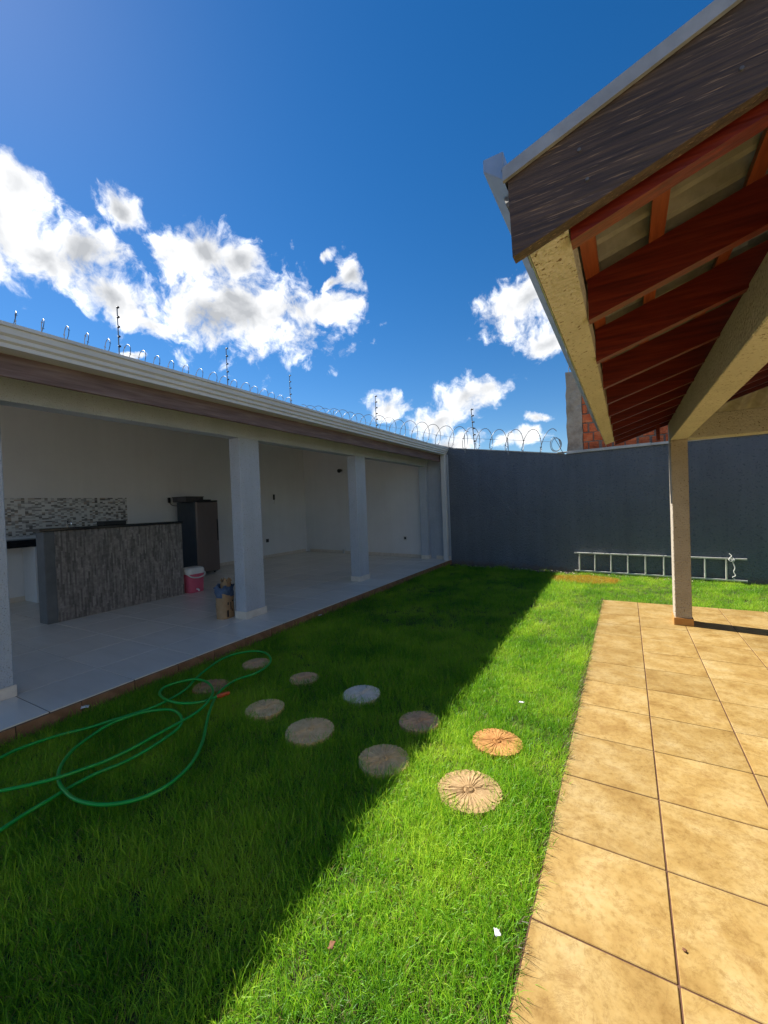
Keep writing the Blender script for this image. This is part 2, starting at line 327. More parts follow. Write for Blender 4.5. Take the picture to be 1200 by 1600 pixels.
def mosaic_mat():
    m = bpy.data.materials.new('mosaic'); m.use_nodes = True; nt = m.node_tree; N = nt.nodes; L = nt.links; bs = N['Principled BSDF']
    tc = N.new('ShaderNodeTexCoord'); mp = N.new('ShaderNodeMapping'); mp.inputs['Rotation'].default_value = (0, R(-90), 0); L.new(tc.outputs['Object'], mp.inputs['Vector'])
    sn = N.new('ShaderNodeVectorMath'); sn.operation = 'SNAP'; sn.inputs[1].default_value = (1, .048, .026); L.new(tc.outputs['Object'], sn.inputs[0])
    wn = N.new('ShaderNodeTexWhiteNoise'); wn.noise_dimensions = '3D'; L.new(sn.outputs[0], wn.inputs['Vector'])
    rp = N.new('ShaderNodeValToRGB'); rp.color_ramp.interpolation = 'CONSTANT'; e = rp.color_ramp.elements
    e[0].color = (.68, .68, .67, 1); e[1].position = .45; e[1].color = (.48, .48, .48, 1)
    for p, c in ((.65, (.28, .28, .28, 1)), (.82, (.13, .125, .12, 1)), (.92, (.38, .33, .29, 1))):
        q = e.new(p); q.color = c
    L.new(wn.outputs['Value'], rp.inputs['Fac']); L.new(rp.outputs[0], bs.inputs['Base Color']); bs.inputs['Roughness'].default_value = .25
    return m
M['mosaic'] = mosaic_mat()
M['bar_end'] = mat('bar_end', [(.10, .108, .112), (.14, .15, .155)], .5, 6)
M['screw'] = mat('screw', [(.12, .12, .125), (.18, .18, .185)], .5, 9, metal=.5)
def strip_mat():
    m = bpy.data.materials.new('bar_cladding'); m.use_nodes = True; nt = m.node_tree; N = nt.nodes; L = nt.links; bs = N['Principled BSDF']
    tc = N.new('ShaderNodeTexCoord')
    sep = N.new('ShaderNodeSeparateXYZ'); L.new(tc.outputs['Object'], sep.inputs[0])
    def m_(op, a, b):
        q = N.new('ShaderNodeMath'); q.operation = op
        for i, t in enumerate((a, b)):
            if isinstance(t, float): q.inputs[i].default_value = t
            else: L.new(t, q.inputs[i])
        return q.outputs[0]
    col = m_('FLOOR', m_('DIVIDE', sep.outputs[1], .021), 0.)
    wcol = N.new('ShaderNodeTexWhiteNoise'); wcol.noise_dimensions = '1D'; L.new(col, wcol.inputs['W'])
    row = m_('FLOOR', m_('ADD', m_('DIVIDE', sep.outputs[2], .15), m_('MULTIPLY', wcol.outputs['Value'], 7.)), 0.)
    cb = N.new('ShaderNodeCombineXYZ'); L.new(col, cb.inputs[0]); L.new(row, cb.inputs[1])
    w = N.new('ShaderNodeTexWhiteNoise'); w.noise_dimensions = '3D'; L.new(cb.outputs[0], w.inputs['Vector'])
    rp = N.new('ShaderNodeValToRGB'); e = rp.color_ramp.elements; e[0].color = (.11, .10, .092, 1); e[1].color = (.27, .245, .225, 1); L.new(w.outputs['Value'], rp.inputs['Fac'])
    n = N.new('ShaderNodeTexNoise'); n.inputs['Scale'].default_value = 25; L.new(tc.outputs['Object'], n.inputs['Vector'])
    mx = N.new('ShaderNodeMixRGB'); mx.blend_type = 'OVERLAY'; mx.inputs[0].default_value = .6; L.new(rp.outputs[0], mx.inputs[1]); L.new(n.outputs[0], mx.inputs[2])
    L.new(mx.outputs[0], bs.inputs['Base Color']); bs.inputs['Roughness'].default_value = .5
    b = N.new('ShaderNodeBump'); b.inputs['Strength'].default_value = .4; b.inputs['Distance'].default_value = .006; L.new(w.outputs['Value'], b.inputs['Height']); L.new(b.outputs[0], bs.inputs['Normal'])
    return m
M['cladding'] = strip_mat()
def grass_mat(name, lo, mid, hi, transl=.35, dry=.06):
    m = bpy.data.materials.new(name); m.use_nodes = True; nt = m.node_tree; N = nt.nodes; L = nt.links; bs = N['Principled BSDF']
    at = N.new('ShaderNodeAttribute'); at.attribute_name = 'blade'      # x: random per blade, y: height along the blade
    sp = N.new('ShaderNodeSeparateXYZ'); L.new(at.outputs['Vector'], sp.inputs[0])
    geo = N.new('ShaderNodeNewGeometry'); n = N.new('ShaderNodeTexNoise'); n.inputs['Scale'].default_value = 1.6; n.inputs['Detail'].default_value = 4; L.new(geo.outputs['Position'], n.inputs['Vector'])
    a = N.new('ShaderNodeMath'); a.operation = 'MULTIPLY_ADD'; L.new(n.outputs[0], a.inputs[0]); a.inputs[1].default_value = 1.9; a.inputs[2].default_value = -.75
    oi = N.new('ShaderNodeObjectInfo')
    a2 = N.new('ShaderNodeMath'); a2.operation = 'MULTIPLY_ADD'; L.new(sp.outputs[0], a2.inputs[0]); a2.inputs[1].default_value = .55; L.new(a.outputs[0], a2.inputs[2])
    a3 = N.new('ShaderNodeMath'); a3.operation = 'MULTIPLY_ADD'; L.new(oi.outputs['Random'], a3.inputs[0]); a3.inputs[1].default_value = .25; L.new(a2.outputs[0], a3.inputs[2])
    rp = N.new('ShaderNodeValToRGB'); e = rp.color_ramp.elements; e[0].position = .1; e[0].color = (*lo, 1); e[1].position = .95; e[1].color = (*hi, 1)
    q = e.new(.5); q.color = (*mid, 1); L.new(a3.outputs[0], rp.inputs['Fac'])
    # a few straw-coloured blades
    mr = N.new('ShaderNodeMath'); mr.operation = 'LESS_THAN'; mr.inputs[1].default_value = dry; fr = N.new('ShaderNodeMath'); fr.operation = 'FRACT'
    mu = N.new('ShaderNodeMath'); mu.operation = 'MULTIPLY'; mu.inputs[1].default_value = 57.3; L.new(sp.outputs[0], mu.inputs[0]); L.new(mu.outputs[0], fr.inputs[0]); L.new(fr.outputs[0], mr.inputs[0])
    mx = N.new('ShaderNodeMixRGB'); mx.inputs[2].default_value = (.30, .24, .09, 1); L.new(mr.outputs[0], mx.inputs[0]); L.new(rp.outputs[0], mx.inputs[1])
    L.new(mx.outputs[0], bs.inputs['Base Color']); bs.inputs['Roughness'].default_value = .45; bs.inputs['Specular IOR Level'].default_value = .35
    tr = N.new('ShaderNodeBsdfTranslucent'); hs = N.new('ShaderNodeHueSaturation'); hs.inputs['Value'].default_value = 1.25; hs.inputs['Hue'].default_value = .485
    L.new(mx.outputs[0], hs.inputs['Color']); L.new(hs.outputs[0], tr.inputs['Color'])
    ms = N.new('ShaderNodeMixShader'); ms.inputs[0].default_value = transl; L.new(bs.outputs[0], ms.inputs[1]); L.new(tr.outputs[0], ms.inputs[2])
    L.new(ms.outputs[0], N['Material Output'].inputs['Surface'])
    return m
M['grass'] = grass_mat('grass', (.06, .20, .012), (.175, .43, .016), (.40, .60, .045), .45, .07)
M['grass_dry'] = grass_mat('grass_dry', (.48, .27, .02), (.58, .38, .03), (.42, .40, .03), .3, .1)
M['grass_straw'] = grass_mat('grass_straw', (.05, .035, .018), (.10, .07, .03), (.10, .12, .03), .15, .2)

# ------------------------------------------------------------------ ground
def wall_y(x): return 9.639-0.140*(x+3.689)          # garden face of the back boundary wall
SOIL = -0.035
tag(MB().add([(-400, -400, -.12), (400, -400, -.12), (400, 400, -.12), (-400, 400, -.12)], [(0, 1, 2, 3)]).build('ground', M['earth']), kind='structure')
def soil_sheet():
    b = MB(); nx, ny = 60, 110; xs = np.linspace(-3.95, 4.2, nx); ys = np.linspace(-3.2, 10.0, ny); vs = []
    for y in ys:
        for x in xs: vs.append((x, y, SOIL-.004+.004*math.sin(x*9+y*3)+.004*math.sin(y*11-x*5)))
    return b.add(vs, [(j*nx+i, j*nx+i+1, (j+1)*nx+i+1, (j+1)*nx+i) for j in range(ny-1) for i in range(nx-1)], True)
tag(soil_sheet().build('soil', M['soil']), kind='structure')

# patio ------------------------------------------------------------
PX = [-.333]+[.102+.4445*i for i in range(6)]          # joints across
PY0 = 1.49-.447*10; PEND = 6.755
patio = tag(MB().box(-.336, 2.42, -3.0, PEND+.003, -.10, -.005).build('patio', M['grout']), kind='structure')
tmesh = {}
def tile_mesh(w, d, m, t=.012, b=.0025):
    k = (round(w, 3), round(d, 3), m.name)
    if k not in tmesh: tmesh[k] = MB().box(-w/2, w/2, -d/2, d/2, -t, 0, b).mesh('tile', m)
    return tmesh[k]
G = .0065
for i in range(len(PX)-1):
    y = PY0
    while y < PEND-.02:
        y1 = min(y+.447, PEND)
        if y1 > -3.0 and y > -3.0:
            inst('tile', tile_mesh(PX[i+1]-PX[i]-G, y1-y-G, M['patio_tile']), patio, ((PX[i]+PX[i+1])/2, (y+y1)/2, random.uniform(-.0008, .0008)),
                 (random.uniform(-.001, .001), random.uniform(-.001, .001), 0))
        y += .447

# ------------------------------------------------------------------ back boundary wall
ROOF_S = 0.30                                            # pitch of the veranda roof
def wall_top(x):
    if x < -3.62: return 2.83+ROOF_S*(-3.62-x)*1.0
    if x < -1.08: return 2.83+(x+3.62)*(2.42-2.83)/2.54
    return 2.42
bw = empty('boundary_wall', (-3.7, 9.641, 0))
tag(bw, 'dark blue-grey rough plastered boundary wall closing the end of the lawn', 'wall')
def wall_prism(xs, th=.16, off=0.0, z0=-.1, zt=wall_top, dz=0.0):
    b = MB(); fr = []; bk = []
    vs = []
    for x in xs:
        y = wall_y(x)-off; vs += [(x, y, z0), (x, y, zt(x)+dz), (x+.0, y+th, zt(x)+dz), (x, y+th, z0)]
    fs = []
    for i in range(len(xs)-1):
        a, c = 4*i, 4*(i+1)
        fs += [(a, c, c+1, a+1), (a+1, c+1, c+2, a+2), (a+2, c+2, c+3, a+3), (a+3, c+3, c, a)]
    fs += [(0, 1, 2, 3), tuple(4*(len(xs)-1)+k for k in (3, 2, 1, 0))]
    return b.add(vs, fs)
O = bw.location
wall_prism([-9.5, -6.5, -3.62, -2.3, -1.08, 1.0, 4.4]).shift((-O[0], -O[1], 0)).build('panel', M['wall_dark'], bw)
cp = MB()
xs = np.arange(-9.5, -3.6, .5).tolist()+[-3.6]
def cap_piece(x0, x1, h, over, jit=0.):
    vs = []
    for x in (x0, x1):
        y = wall_y(x); z = wall_top(x)
        vs += [(x, y-over, z+.001), (x, y-over, z+h), (x, y+.16+over, z+h), (x, y+.16+over, z+.001)]
    MB().add(vs, [(0, 4, 5, 1), (1, 5, 6, 2), (2, 6, 7, 3), (3, 7, 4, 0), (0, 1, 2, 3), (7, 6, 5, 4)]).shift((-O[0], -O[1], 0)).build('coping', M['cap'], bw)
x = -9.45
while x < -3.7: cap_piece(x, min(x+.95, -3.63), .025, .012); x += .955
x = -3.58
while x < -1.15: cap_piece(x, min(x+.8, -1.09), .022, .012); x += .805
x = -1.04; rr = random.Random(5)
while x < 4.3:
    w = rr.uniform(.45, .8); cap_piece(x, min(x+w, 4.39), rr.uniform(.03, .06), rr.uniform(.015, .035)); x += w+.006
# mortar smear at the foot of the neighbouring pillar
MB().box(-1.22, -.88, wall_y(-1.05)-.03, wall_y(-1.05)+.1, 2.455, 2.475, .004).shift((-O[0], -O[1], 0)).build('mortar_lump', M['cap'], bw)

# ------------------------------------------------------------------ veranda (plan turned 1 degree)
PIV = (-3.66, 1.29, 0.0); VR = R(1.0); FZ = .09
def VL(x, y): return (x-PIV[0], y-PIV[1])               # plan -> local
def VW(x, y, z=0.):                                       # plan -> world
    a, b = VL(x, y); c, s = math.cos(VR), math.sin(VR); return (PIV[0]+a*c-b*s, PIV[1]+a*s+b*c, z)
vf = tag(MB().box(-9.05, -3.665, -2.6, 10.6, -.1, FZ-.006).shift((-PIV[0], -PIV[1], 0)).build('veranda_floor', M['floor_grout']), kind='structure')
vf.location = PIV; vf.rotation_euler = (0, 0, VR)
GV = .008
for i in range(9):
    x1 = -3.66-.605*i; x0 = max(x1-.605, -9.04)
    for j in range(-6, 15):
        y0 = 1.29+.605*j; y1 = min(y0+.605, 10.55)
        a, b = VL((x0+x1)/2, (y0+y1)/2)
        inst('tile', tile_mesh(x1-x0-GV, y1-y0-GV, M['veranda_tile'], .01, .0015), vf, (a, b, FZ+random.uniform(-.0004, .0004)), (random.uniform(-.0006, .0006), random.uniform(-.0006, .0006), 0))
for j in range(-5, 22):                                   # step face of cut brown tiles
    a, b = VL(-3.655, 1.29+.4*j)
    inst('riser_tile', tile_mesh(.012, .394, M['riser'], .13, .002), vf, (a, b, FZ-.012))

ver = empty('veranda', PIV, VR)
tag(ver, 'open grey veranda with square columns, white gutter and lean-to roof along the lawn', 'veranda')
def vp(b, name, m, parent=ver): return b.shift((-PIV[0], -PIV[1], 0)).build(name, m, parent)
XF = -4.245
for (y0, y1) in ((.93, 1.285), (3.645, 3.985), (6.36, 6.70), (9.575, 9.9), (-1.1, -.75)):
    c = vp(MB().box(XF-.19, XF, y0, y1, FZ+.003, 2.455, .006), 'column', M['plaster_grey'])
    e = .012
    if y0 < 9:
        for (a, b_, c_, d_) in ((XF, XF+e, y0-e, y1+e), (XF-.19-e, XF-.19, y0-e, y1+e), (XF-.19, XF, y0-e, y0), (XF-.19, XF, y1, y1+e)):
            vp(MB().box(a, b_, c_, d_, FZ+.001, FZ+.095, .0015), 'skirting_tile', M['skirting'], c)
    else:
        vp(MB().box(XF, XF+e, y0-e, y0+.165, FZ+.001, FZ+.095, .0015), 'skirting_tile', M['skirting'], c)
        vp(MB().box(XF-.19, XF, y0-e, y0, FZ+.001, FZ+.095, .0015), 'skirting_tile', M['skirting'], c)
vp(MB().box(XF-.185, XF-.004, -1.15, 9.78, 2.452, 2.93, .004), 'lintel_beam', M['plaster_grey'])
rb = MB(); zr = ROOF_S*5.82
rb.add([(-3.68, -1.2, 2.80), (-3.68, -1.2, 2.845), (-9.5, -1.2, 2.845+zr), (-9.5, -1.2, 2.80+zr), (-3.68, 9.60, 2.80), (-3.68, 9.60, 2.845), (-9.5, 10.68, 2.845+zr), (-9.5, 10.68, 2.80+zr)],
       [(3, 2, 1, 0), (4, 5, 6, 7), (0, 1, 5, 4), (1, 2, 6, 5), (2, 3, 7, 6), (3, 0, 4, 7)])
roof = vp(rb, 'roof', M['roof_sheet'])
vp(MB().box(-3.86, -3.825, -1.2, 9.58, 2.535, 2.775, .003), 'fascia_board', M['wood_fascia'], roof)
vp(MB().prism([(-3.67, 2.695), (-3.67, 2.725), (-3.648, 2.737), (-3.648, 2.765), (-3.625, 2.78), (-3.625, 2.822), (-3.605, 2.826), (-3.605, 2.85), (-3.62, 2.85),
               (-3.70, 2.84), (-3.82, 2.84), (-3.82, 2.695)], 'y', -1.2, 9.59), 'gutter', M['white_metal'], roof)
def vwall(name, pts, z1s, m, th, z0=FZ-.05, parent=ver):  # plan polyline wall, thickness to the left of its direction
    vs = []; fs = []
    (xa, ya), (xb, yb) = pts; dx, dy = xb-xa, yb-ya; l = math.hypot(dx, dy); nx, ny = -dy/l*th, dx/l*th
    vs = [(xa, ya, z0), (xb, yb, z0), (xb, yb, z1s[1]), (xa, ya, z1s[0]), (xa+nx, ya+ny, z0), (xb+nx, yb+ny, z0), (xb+nx, yb+ny, z1s[1]), (xa+nx, ya+ny, z1s[0])]
    fs = [(0, 1, 2, 3), (5, 4, 7, 6), (1, 5, 6, 2), (4, 0, 3, 7), (3, 2, 6, 7), (4, 5, 1, 0)]
    return vp(MB().add(vs, fs), name, m, parent)
vwall('back_wall', ((-9.0, -1.2), (-9.0, 10.7)), (4.398, 4.398), M['plaster_inside'], .2)
def plan(x, y):                                           # world -> plan
    a, b = x-PIV[0], y-PIV[1]; c, s = math.cos(-VR), math.sin(-VR); return (PIV[0]+a*c-b*s, PIV[1]+a*s+b*c)
EW = [plan(-9.35, wall_y(-9.35)-.02), plan(-4.5, wall_y(-4.5)-.02), plan(-3.80, wall_y(-3.80)-.02)]
MB_CLOSE = vp(MB().box(-9.5, -9.205, -1.2, 10.7, 4.2, 4.72), 'ridge_wall', M['plaster_inside'])
vwall('end_wall', (EW[1], EW[0]), (2.83+.3*.75, 4.42), M['plaster_inside'], -.018)
vwall('end_wall', (EW[2], (EW[1][0]+.002, EW[1][1])), (2.70, 3.03), M['plaster_grey'], -.018)
def skirt_run(p, q, n, parent=ver):
    for i in range(n):
        a = [p[k]+(q[k]-p[k])*i/n for k in (0, 1)]; b = [p[k]+(q[k]-p[k])*(i+1)/n for k in (0, 1)]
        dx, dy = b[0]-a[0], b[1]-a[1]; l = math.hypot(dx, dy); a = (a[0]+dx/l*.0015, a[1]+dy/l*.0015); b = (b[0]-dx/l*.0015, b[1]-dy/l*.0015)
        vwall('skirting_tile', (a, b), (FZ+.085, FZ+.085), M['skirting'], -.011, FZ+.001, parent)
skirt_run((-8.999, -1.1), (-8.999, 10.4), 26)
skirt_run((EW[0][0]+.37, EW[0][1]-.019-.37*.14), (EW[1][0]-.002, EW[1][1]-.019), 9)
skirt_run((EW[1][0]+.29, EW[1][1]-.019-.29*.14), (EW[2][0], EW[2][1]-.019), 2)
vp(MB().box(-3.80, -3.69, 9.50, 9.60, -.03, 2.70, .008), 'downpipe', M['white_metal'])
vp(MB().box(-8.998, -8.988, 2.35, 4.78, 1.20, 1.87), 'mosaic_backsplash', M['mosaic'])

# sockets and the small spotlight on the walls
def socket(x, y, z, rz, label, m, w=.075, h=.12):
    o = empty('wall_socket', (x, y, z), rz); tag(o, label, 'socket')
    MB().box(-w/2, w/2, -.012, 0, -h/2, h/2, .003).build('plate', m, o); MB().box(-w*.28, w*.28, -.016, -.0115, -h*.26, h*.26, .002).build('outlet', M['black_plastic'], o)
    return o
WANG = math.atan2(-.140, 1)
def backw(x, off): return (x, wall_y(x)-off)
p = VW(-9.0, 8.72); socket(p[0], p[1], .60, VR+R(90), 'dark wall socket low on the long back wall of the veranda', M['dark_carton'], .11, .10)
q = backw(-5.16, .0385); socket(q[0], q[1], .60, WANG, 'white wall socket low on the end wall of the veranda', M['white_plastic'], .12, .12)
p = VW(-9.0, 9.05)
ob = empty('light_switch', (p[0], p[1], 1.86), VR+R(90)); tag(ob, 'small dark switch with hanging wires at chest height on veranda back wall', 'switch')
MB().box(-.03, .03, -.03, 0, -.06, .10, .006).build('body', M['black_plastic'], ob)
MB().tube(spline([(0, -.012, -.05), (.015, -.02, -.1), (-.01, -.02, -.15), (.005, -.015, -.19)], 5), .006, 6).build('cable', M['white_plastic'], ob)
p = VW(-9.0, 5.72)
ob = empty('wall_bracket', (p[0], p[1], 1.78), VR+R(90)); tag(ob, 'little dark bracket with a loose wire on the wall beside the refrigerator', 'bracket')
MB().box(-.03, .03, -.03, 0, -.03, .09, .006).build('body', M['black_plastic'], ob)
MB().tube(spline([(0, -.012, -.02), (.05, -.03, -.08), (.13, -.03, -.10), (.2, -.02, -.10)], 5), .007, 6).build('cable', M['black_plastic'], ob)
q = backw(-7.42, .0385)
ob = empty('spotlight', (q[0], q[1], 2.62), WANG); tag(ob, 'small black spotlight with white base high on the veranda end wall', 'lamp')
MB().box(-.10, .04, -.02, 0, -.05, .04, .006).build('base', M['white_plastic'], ob)
MB().tube([(.01, -.015, 0), (.01, -.06, -.005), (.03, -.13, -.02), (.04, -.17, -.03)], [.02, .045, .055, .06], 14).build('head', M['black_plastic'], ob)
q = backw(-7.45, .055)
ob = empty('floor_valve', (q[0], q[1], FZ), WANG); tag(ob, 'little white pipe stub standing at the foot of the veranda end wall', 'pipe')
MB().lathe([(.03, 0), (.03, .10), (.038, .10), (.038, .14), (.01, .15)], 12).build('stub', M['white_plastic'], ob)

# ------------------------------------------------------------------ bar, back counter and appliances
bar = empty('bar_counter', VW(-6.85, 3.43, FZ), VR)
tag(bar, 'tall bar counter clad in narrow grey-brown strips with black granite top', 'bar counter')
MB().box(0.0, .225, -.885, .975, 0.001, 1.235, .004).build('front_cladding', M['cladding'], bar)
MB().box(-.0, .222, -1.01, -.887, 0.001, 1.235, .004).build('end_panel', M['bar_end'], bar)
MB().box(-.16, .26, -1.06, .985, 1.236, 1.275, .005).build('countertop', M['granite'], bar)
bc = empty('back_counter', VW(-8.70, 3.1, FZ), VR)
tag(bc, 'low black granite counter on white supports below the mosaic backsplash', 'counter')
MB().box(-.28, .26, -1.5, 1.6, 1.03, 1.075, .005).build('countertop', M['granite'], bc)
MB().box(.20, .225, -1.5, 1.6, .95, 1.029, .003).build('apron', M['granite'], bc)
for y in (-1.45, -.1, 1.5): MB().box(-.28, .19, y, y+.08, .001, 1.029, .003).build('support', M['plaster_inside'], bc)
fa = empty('faucet', VW(-8.83, 3.62, FZ+1.075), VR); tag(fa, 'slim chrome faucet standing on the granite counter under the mosaic', 'faucet')
MB().tube(spline([(0, 0, 0), (0, 0, .18), (.02, 0, .27), (.09, 0, .30), (.15, 0, .26), (.16, 0, .21)], 6), .011, 8).build('spout', M['chrome'], fa)
MB().lathe([(.024, 0), (.024, .03), (.012, .035)], 12).build('base', M['chrome'], fa)
tr = empty('serving_tray', VW(-6.78, 3.35, FZ+1.2755), VR); tag(tr, 'low dark box lying on the granite top of the tall bar', 'box')
MB().box(-.11, .11, -.16, .16, 0, .05, .006).build('body', M['black_plastic'], tr); MB().box(-.12, .12, -.17, .17, .0505, .062, .004).build('lid', M['fridge_side'], tr)
fr = empty('refrigerator', VW(-8.49, 6.09, FZ), VR)
tag(fr, 'dark refrigerator with bronze door standing behind the bar', 'refrigerator')
MB().box(-.38, .262, -.27, .30, .035, 1.66, .012).build('cabinet', M['fridge_side'], fr)
dr = MB().box(.267, .325, -.268, .298, .06, 1.645, .012).build('door', M['fridge_door'], fr)
MB().box(.3255, .345, .245, .27, .75, 1.25, .006).build('handle', M['black_plastic'], dr)
MB().box(.262, .32, -.27, .30, 1.648, 1.685, .006).build('top_trim', M['black_plastic'], fr)
for sx in (-.3, .2):
    for sy in (-.2, .23): MB().lathe([(.025, 0.001), (.025, .036)], 10, (sx, sy)).build('foot', M['black_plastic'], fr)
c1 = empty('carton', VW(-8.52, 5.93, FZ+1.66), VR+.06); tag(c1, 'flat grey carton lying on top of the dark refrigerator', 'carton')
MB().box(-.2, .24, -.30, .16, .001, .10, .005).build('body', M['dark_carton'], c1); MB().box(-.21, .25, -.31, .17, .1005, .12, .004).build('lid', M['dark_carton'], c1)
c2 = empty('tray', VW(-8.55, 6.25, FZ+1.661), VR-.05); tag(c2, 'thin dark tray beside the carton on the refrigerator', 'tray')
MB().box(-.1, .18, -.1, .12, .0, .05, .004).build('body', M['black_plastic'], c2)

# drinks cooler
def rounded(w, d, r, n=5):
    out = []
    for (cx, cy, a0) in ((w/2-r, d/2-r, 0), (-w/2+r, d/2-r, 90), (-w/2+r, -d/2+r, 180), (w/2-r, -d/2+r, 270)):
        for i in range(n+1): a = R(a0+90*i/n); out.append((cx+r*math.cos(a), cy+r*math.sin(a)))
    return out
def loft(sections, smooth=True):                          # (outline, z) list
    b = MB(); n = len(sections[0][0]); vs = [(x, y, z) for o, z in sections for x, y in o]; fs = []
    for i in range(len(sections)-1):
        for k in range(n): fs.append((i*n+k, i*n+(k+1) % n, (i+1)*n+(k+1) % n, (i+1)*n+k))
    b.add(vs, fs, smooth); b.add(vs[:n], [tuple(range(n))[::-1]]); b.add(vs[-n:], [tuple(range(n))]); return b
co = empty('drink_cooler', VW(-6.66, 4.60, FZ), VR)
tag(co, 'pink drinks cooler with white lid and handle on tiles beside the bar', 'cooler')
loft([(rounded(.23, .27, .05), .001), (rounded(.25, .29, .055), .02), (rounded(.27, .31, .06), .33)]).build('body', M['pink_plastic'], co)
loft([(rounded(.285, .325, .06), .331), (rounded(.285, .325, .06), .40), (rounded(.26, .30, .06), .43), (rounded(.18, .22, .05), .445)]).build('lid', M['white_plastic'], co)
MB().tube(spline([(0, -.165, .35), (.10, -.17, .335), (.15, -.12, .285), (.165, 0, .265), (.15, .12, .29), (.10, .17, .335), (0, .165, .35)], 6), .012, 8).build('handle', M['white_plastic'], co)
MB().tube([(.125, -.02, .06), (.165, -.02, .06), (.185, -.02, .05), (.19, -.02, .03)], .014, 8).build('tap', M['white_plastic'], co)
# crumpled paper sack
sk = empty('paper_sack', VW(-4.60, 3.61, FZ), VR+.2)
tag(sk, 'brown paper sack with crumpled blue lining leaning by a veranda column', 'sack')
def sack_body(z0, z1, w, d, seed, amp, flare=0.):
    rr = np.random.default_rng(seed); n = 22; m = 9; b = MB(); vs = []
    ph = rr.uniform(0, 6.28, (5,))
    for i in range(m):
        t = i/(m-1); z = z0+(z1-z0)*t
        for k in range(n):
            a = 2*math.pi*k/n; ca, sa = math.cos(a), math.sin(a); e = .55
            x = w/2*abs(ca)**e*(1 if ca > 0 else -1); y = d/2*abs(sa)**e*(1 if sa > 0 else -1)
            q = 1+amp*(math.sin(3*a+ph[0]+5*t)+.7*math.sin(7*a+ph[1]-9*t)+.5*math.sin(11*a+ph[2]+15*t))*(.4+t)+flare*t
            vs.append((x*q, y*q, z+(amp*.25*math.sin(5*a+ph[3]) if i == m-1 else 0)))
    fs = [(i*n+k, i*n+(k+1) % n, (i+1)*n+(k+1) % n, (i+1)*n+k) for i in range(m-1) for k in range(n)]
    b.add(vs, fs, True); b.add(vs[:n], [tuple(range(n))[::-1]]); return b
sack_body(.001, .33, .17, .22, 4, .035).build('paper', M['cardboard'], sk)
sack_body(.28, .43, .17, .22, 9, .09, .06).build('liner', M['blue_film'], sk)
sack_body(.36, .50, .12, .10, 12, .12, -.1).shift((-.01, .04, 0)).build('torn_flap', M['cardboard'], sk)
for (y, z, w, h) in ((-.05, .20, .02, .035), (-.0, .16, .015, .10), (.04, .22, .02, .02), (-.06, .07, .03, .09), (.03, .10, .012, .03)):
    MB().box(.088, .0925, y-w/2, y+w/2, z-h/2, z+h/2, .001).build('print_mark', M['black_plastic'], sk)

# ------------------------------------------------------------------ house porch on the right
S = .33; RY = [1.15, 1.70, 2.215, 2.80, 3.30, 3.77, 4.22, 4.66, 5.10, 5.52, 5.93]
def rz(x): return 2.147+S*(x+.105)                        # underside of the rafters
XR = 2.6
po = empty('house_porch', (.53, 5.86, 0))
tag(po, 'house porch with red timber rafters on a cream plastered post and beams', 'porch')
PO = (.53, 5.86, 0)
def pp(b, name, m, parent=po): return b.shift((-PO[0], -PO[1], 0)).build(name, m, parent)
post = pp(MB().box(.45, .61, 5.73, 5.985, .001, 2.119, .006), 'post', M['plaster_post'])
e = .012
for a in ((.438, .622, 5.718, 5.73), (.438, .622, 5.985, 5.997), (.438, .45, 5.73, 5.985), (.61, .622, 5.73, 5.985)):
    pp(MB().box(*a, .0005, .085, .0015), 'skirting_tile', M['skirt_orange'], post)
pp(MB().box(.45, .61, -3.0, 5.985, 2.12, 2.345, .005), 'main_beam', M['plaster_cream'])
pp(MB().box(.612, 2.4, 5.735, 5.98, 2.12, 2.375, .005), 'cross_beam', M['plaster_cream'])
pp(MB().prism([(-.20, 2.138), (-.108, 2.168), (-.108, 2.255), (-.20, 2.235)], 'y', 1.137, 5.72), 'eave_beam', M['plaster_cream'])
def slope_bar(x0, x1, y0, y1, zo, h, cut=0.):             # bar running up the slope
    return MB().prism([(x0, rz(x0)+zo), (x1, rz(x1)+zo), (x1, rz(x1)+zo+h), (x0-cut, rz(x0-cut)+zo+h)], 'y', y0, y1)
for i, y in enumerate(RY):
    j = (0, .004, -.006, .003, .008, -.004, .002, .006, -.003, .0, .002)[i]
    pp(slope_bar(-.104+j*.5, XR, y, y+.045, j*.4, .15), 'rafter', M['wood_red'])
bx = [-.085, .11, .365, .62, .95, 1.29, 1.63, 1.97, 2.3]
for x in bx:
    pp(MB().prism([(x-.022, rz(x-.022)+.1505), (x+.022, rz(x+.022)+.1505), (x+.022, rz(x+.022)+.175), (x-.022, rz(x-.022)+.175)], 'y', 1.136, 6.0), 'batten', M['wood_batten'])
# tiles: two waves each, lying on the battens
TW, TLN = .325, .40
def wave_tile(ln, w, th=.012, amp=.022, waves=2, n=16):
    vs = []; fs = []
    for (x, lift) in ((0, .0), (ln, 0.0)):
        for k in range(n+1):
            y = w*k/n; z = amp*(1-math.cos(2*math.pi*waves*k/n))*.5
            vs.append((x, y, z+lift)); vs.append((x, y, z+th+lift))
    m = 2*(n+1)
    for k in range(n):
        a = 2*k
        fs += [(a, m+a, m+a+2, a+2), (a+1, a+3, m+a+3, m+a+1), (a, a+2, a+3, a+1), (m+a, m+a+1, m+a+3, m+a+2)]
    fs += [(0, 1, m+1, m), (2*n, m+2*n, m+2*n+1, 2*n+1)]
    return MB().add(vs, fs, False)
wt = wave_tile(TLN, TW+.014, amp=.055, waves=3, n=24).mesh('roof_tile', M['roof_tile'])
ang = math.atan(S); cs = math.cos(ang)
x = -.255; row = 0
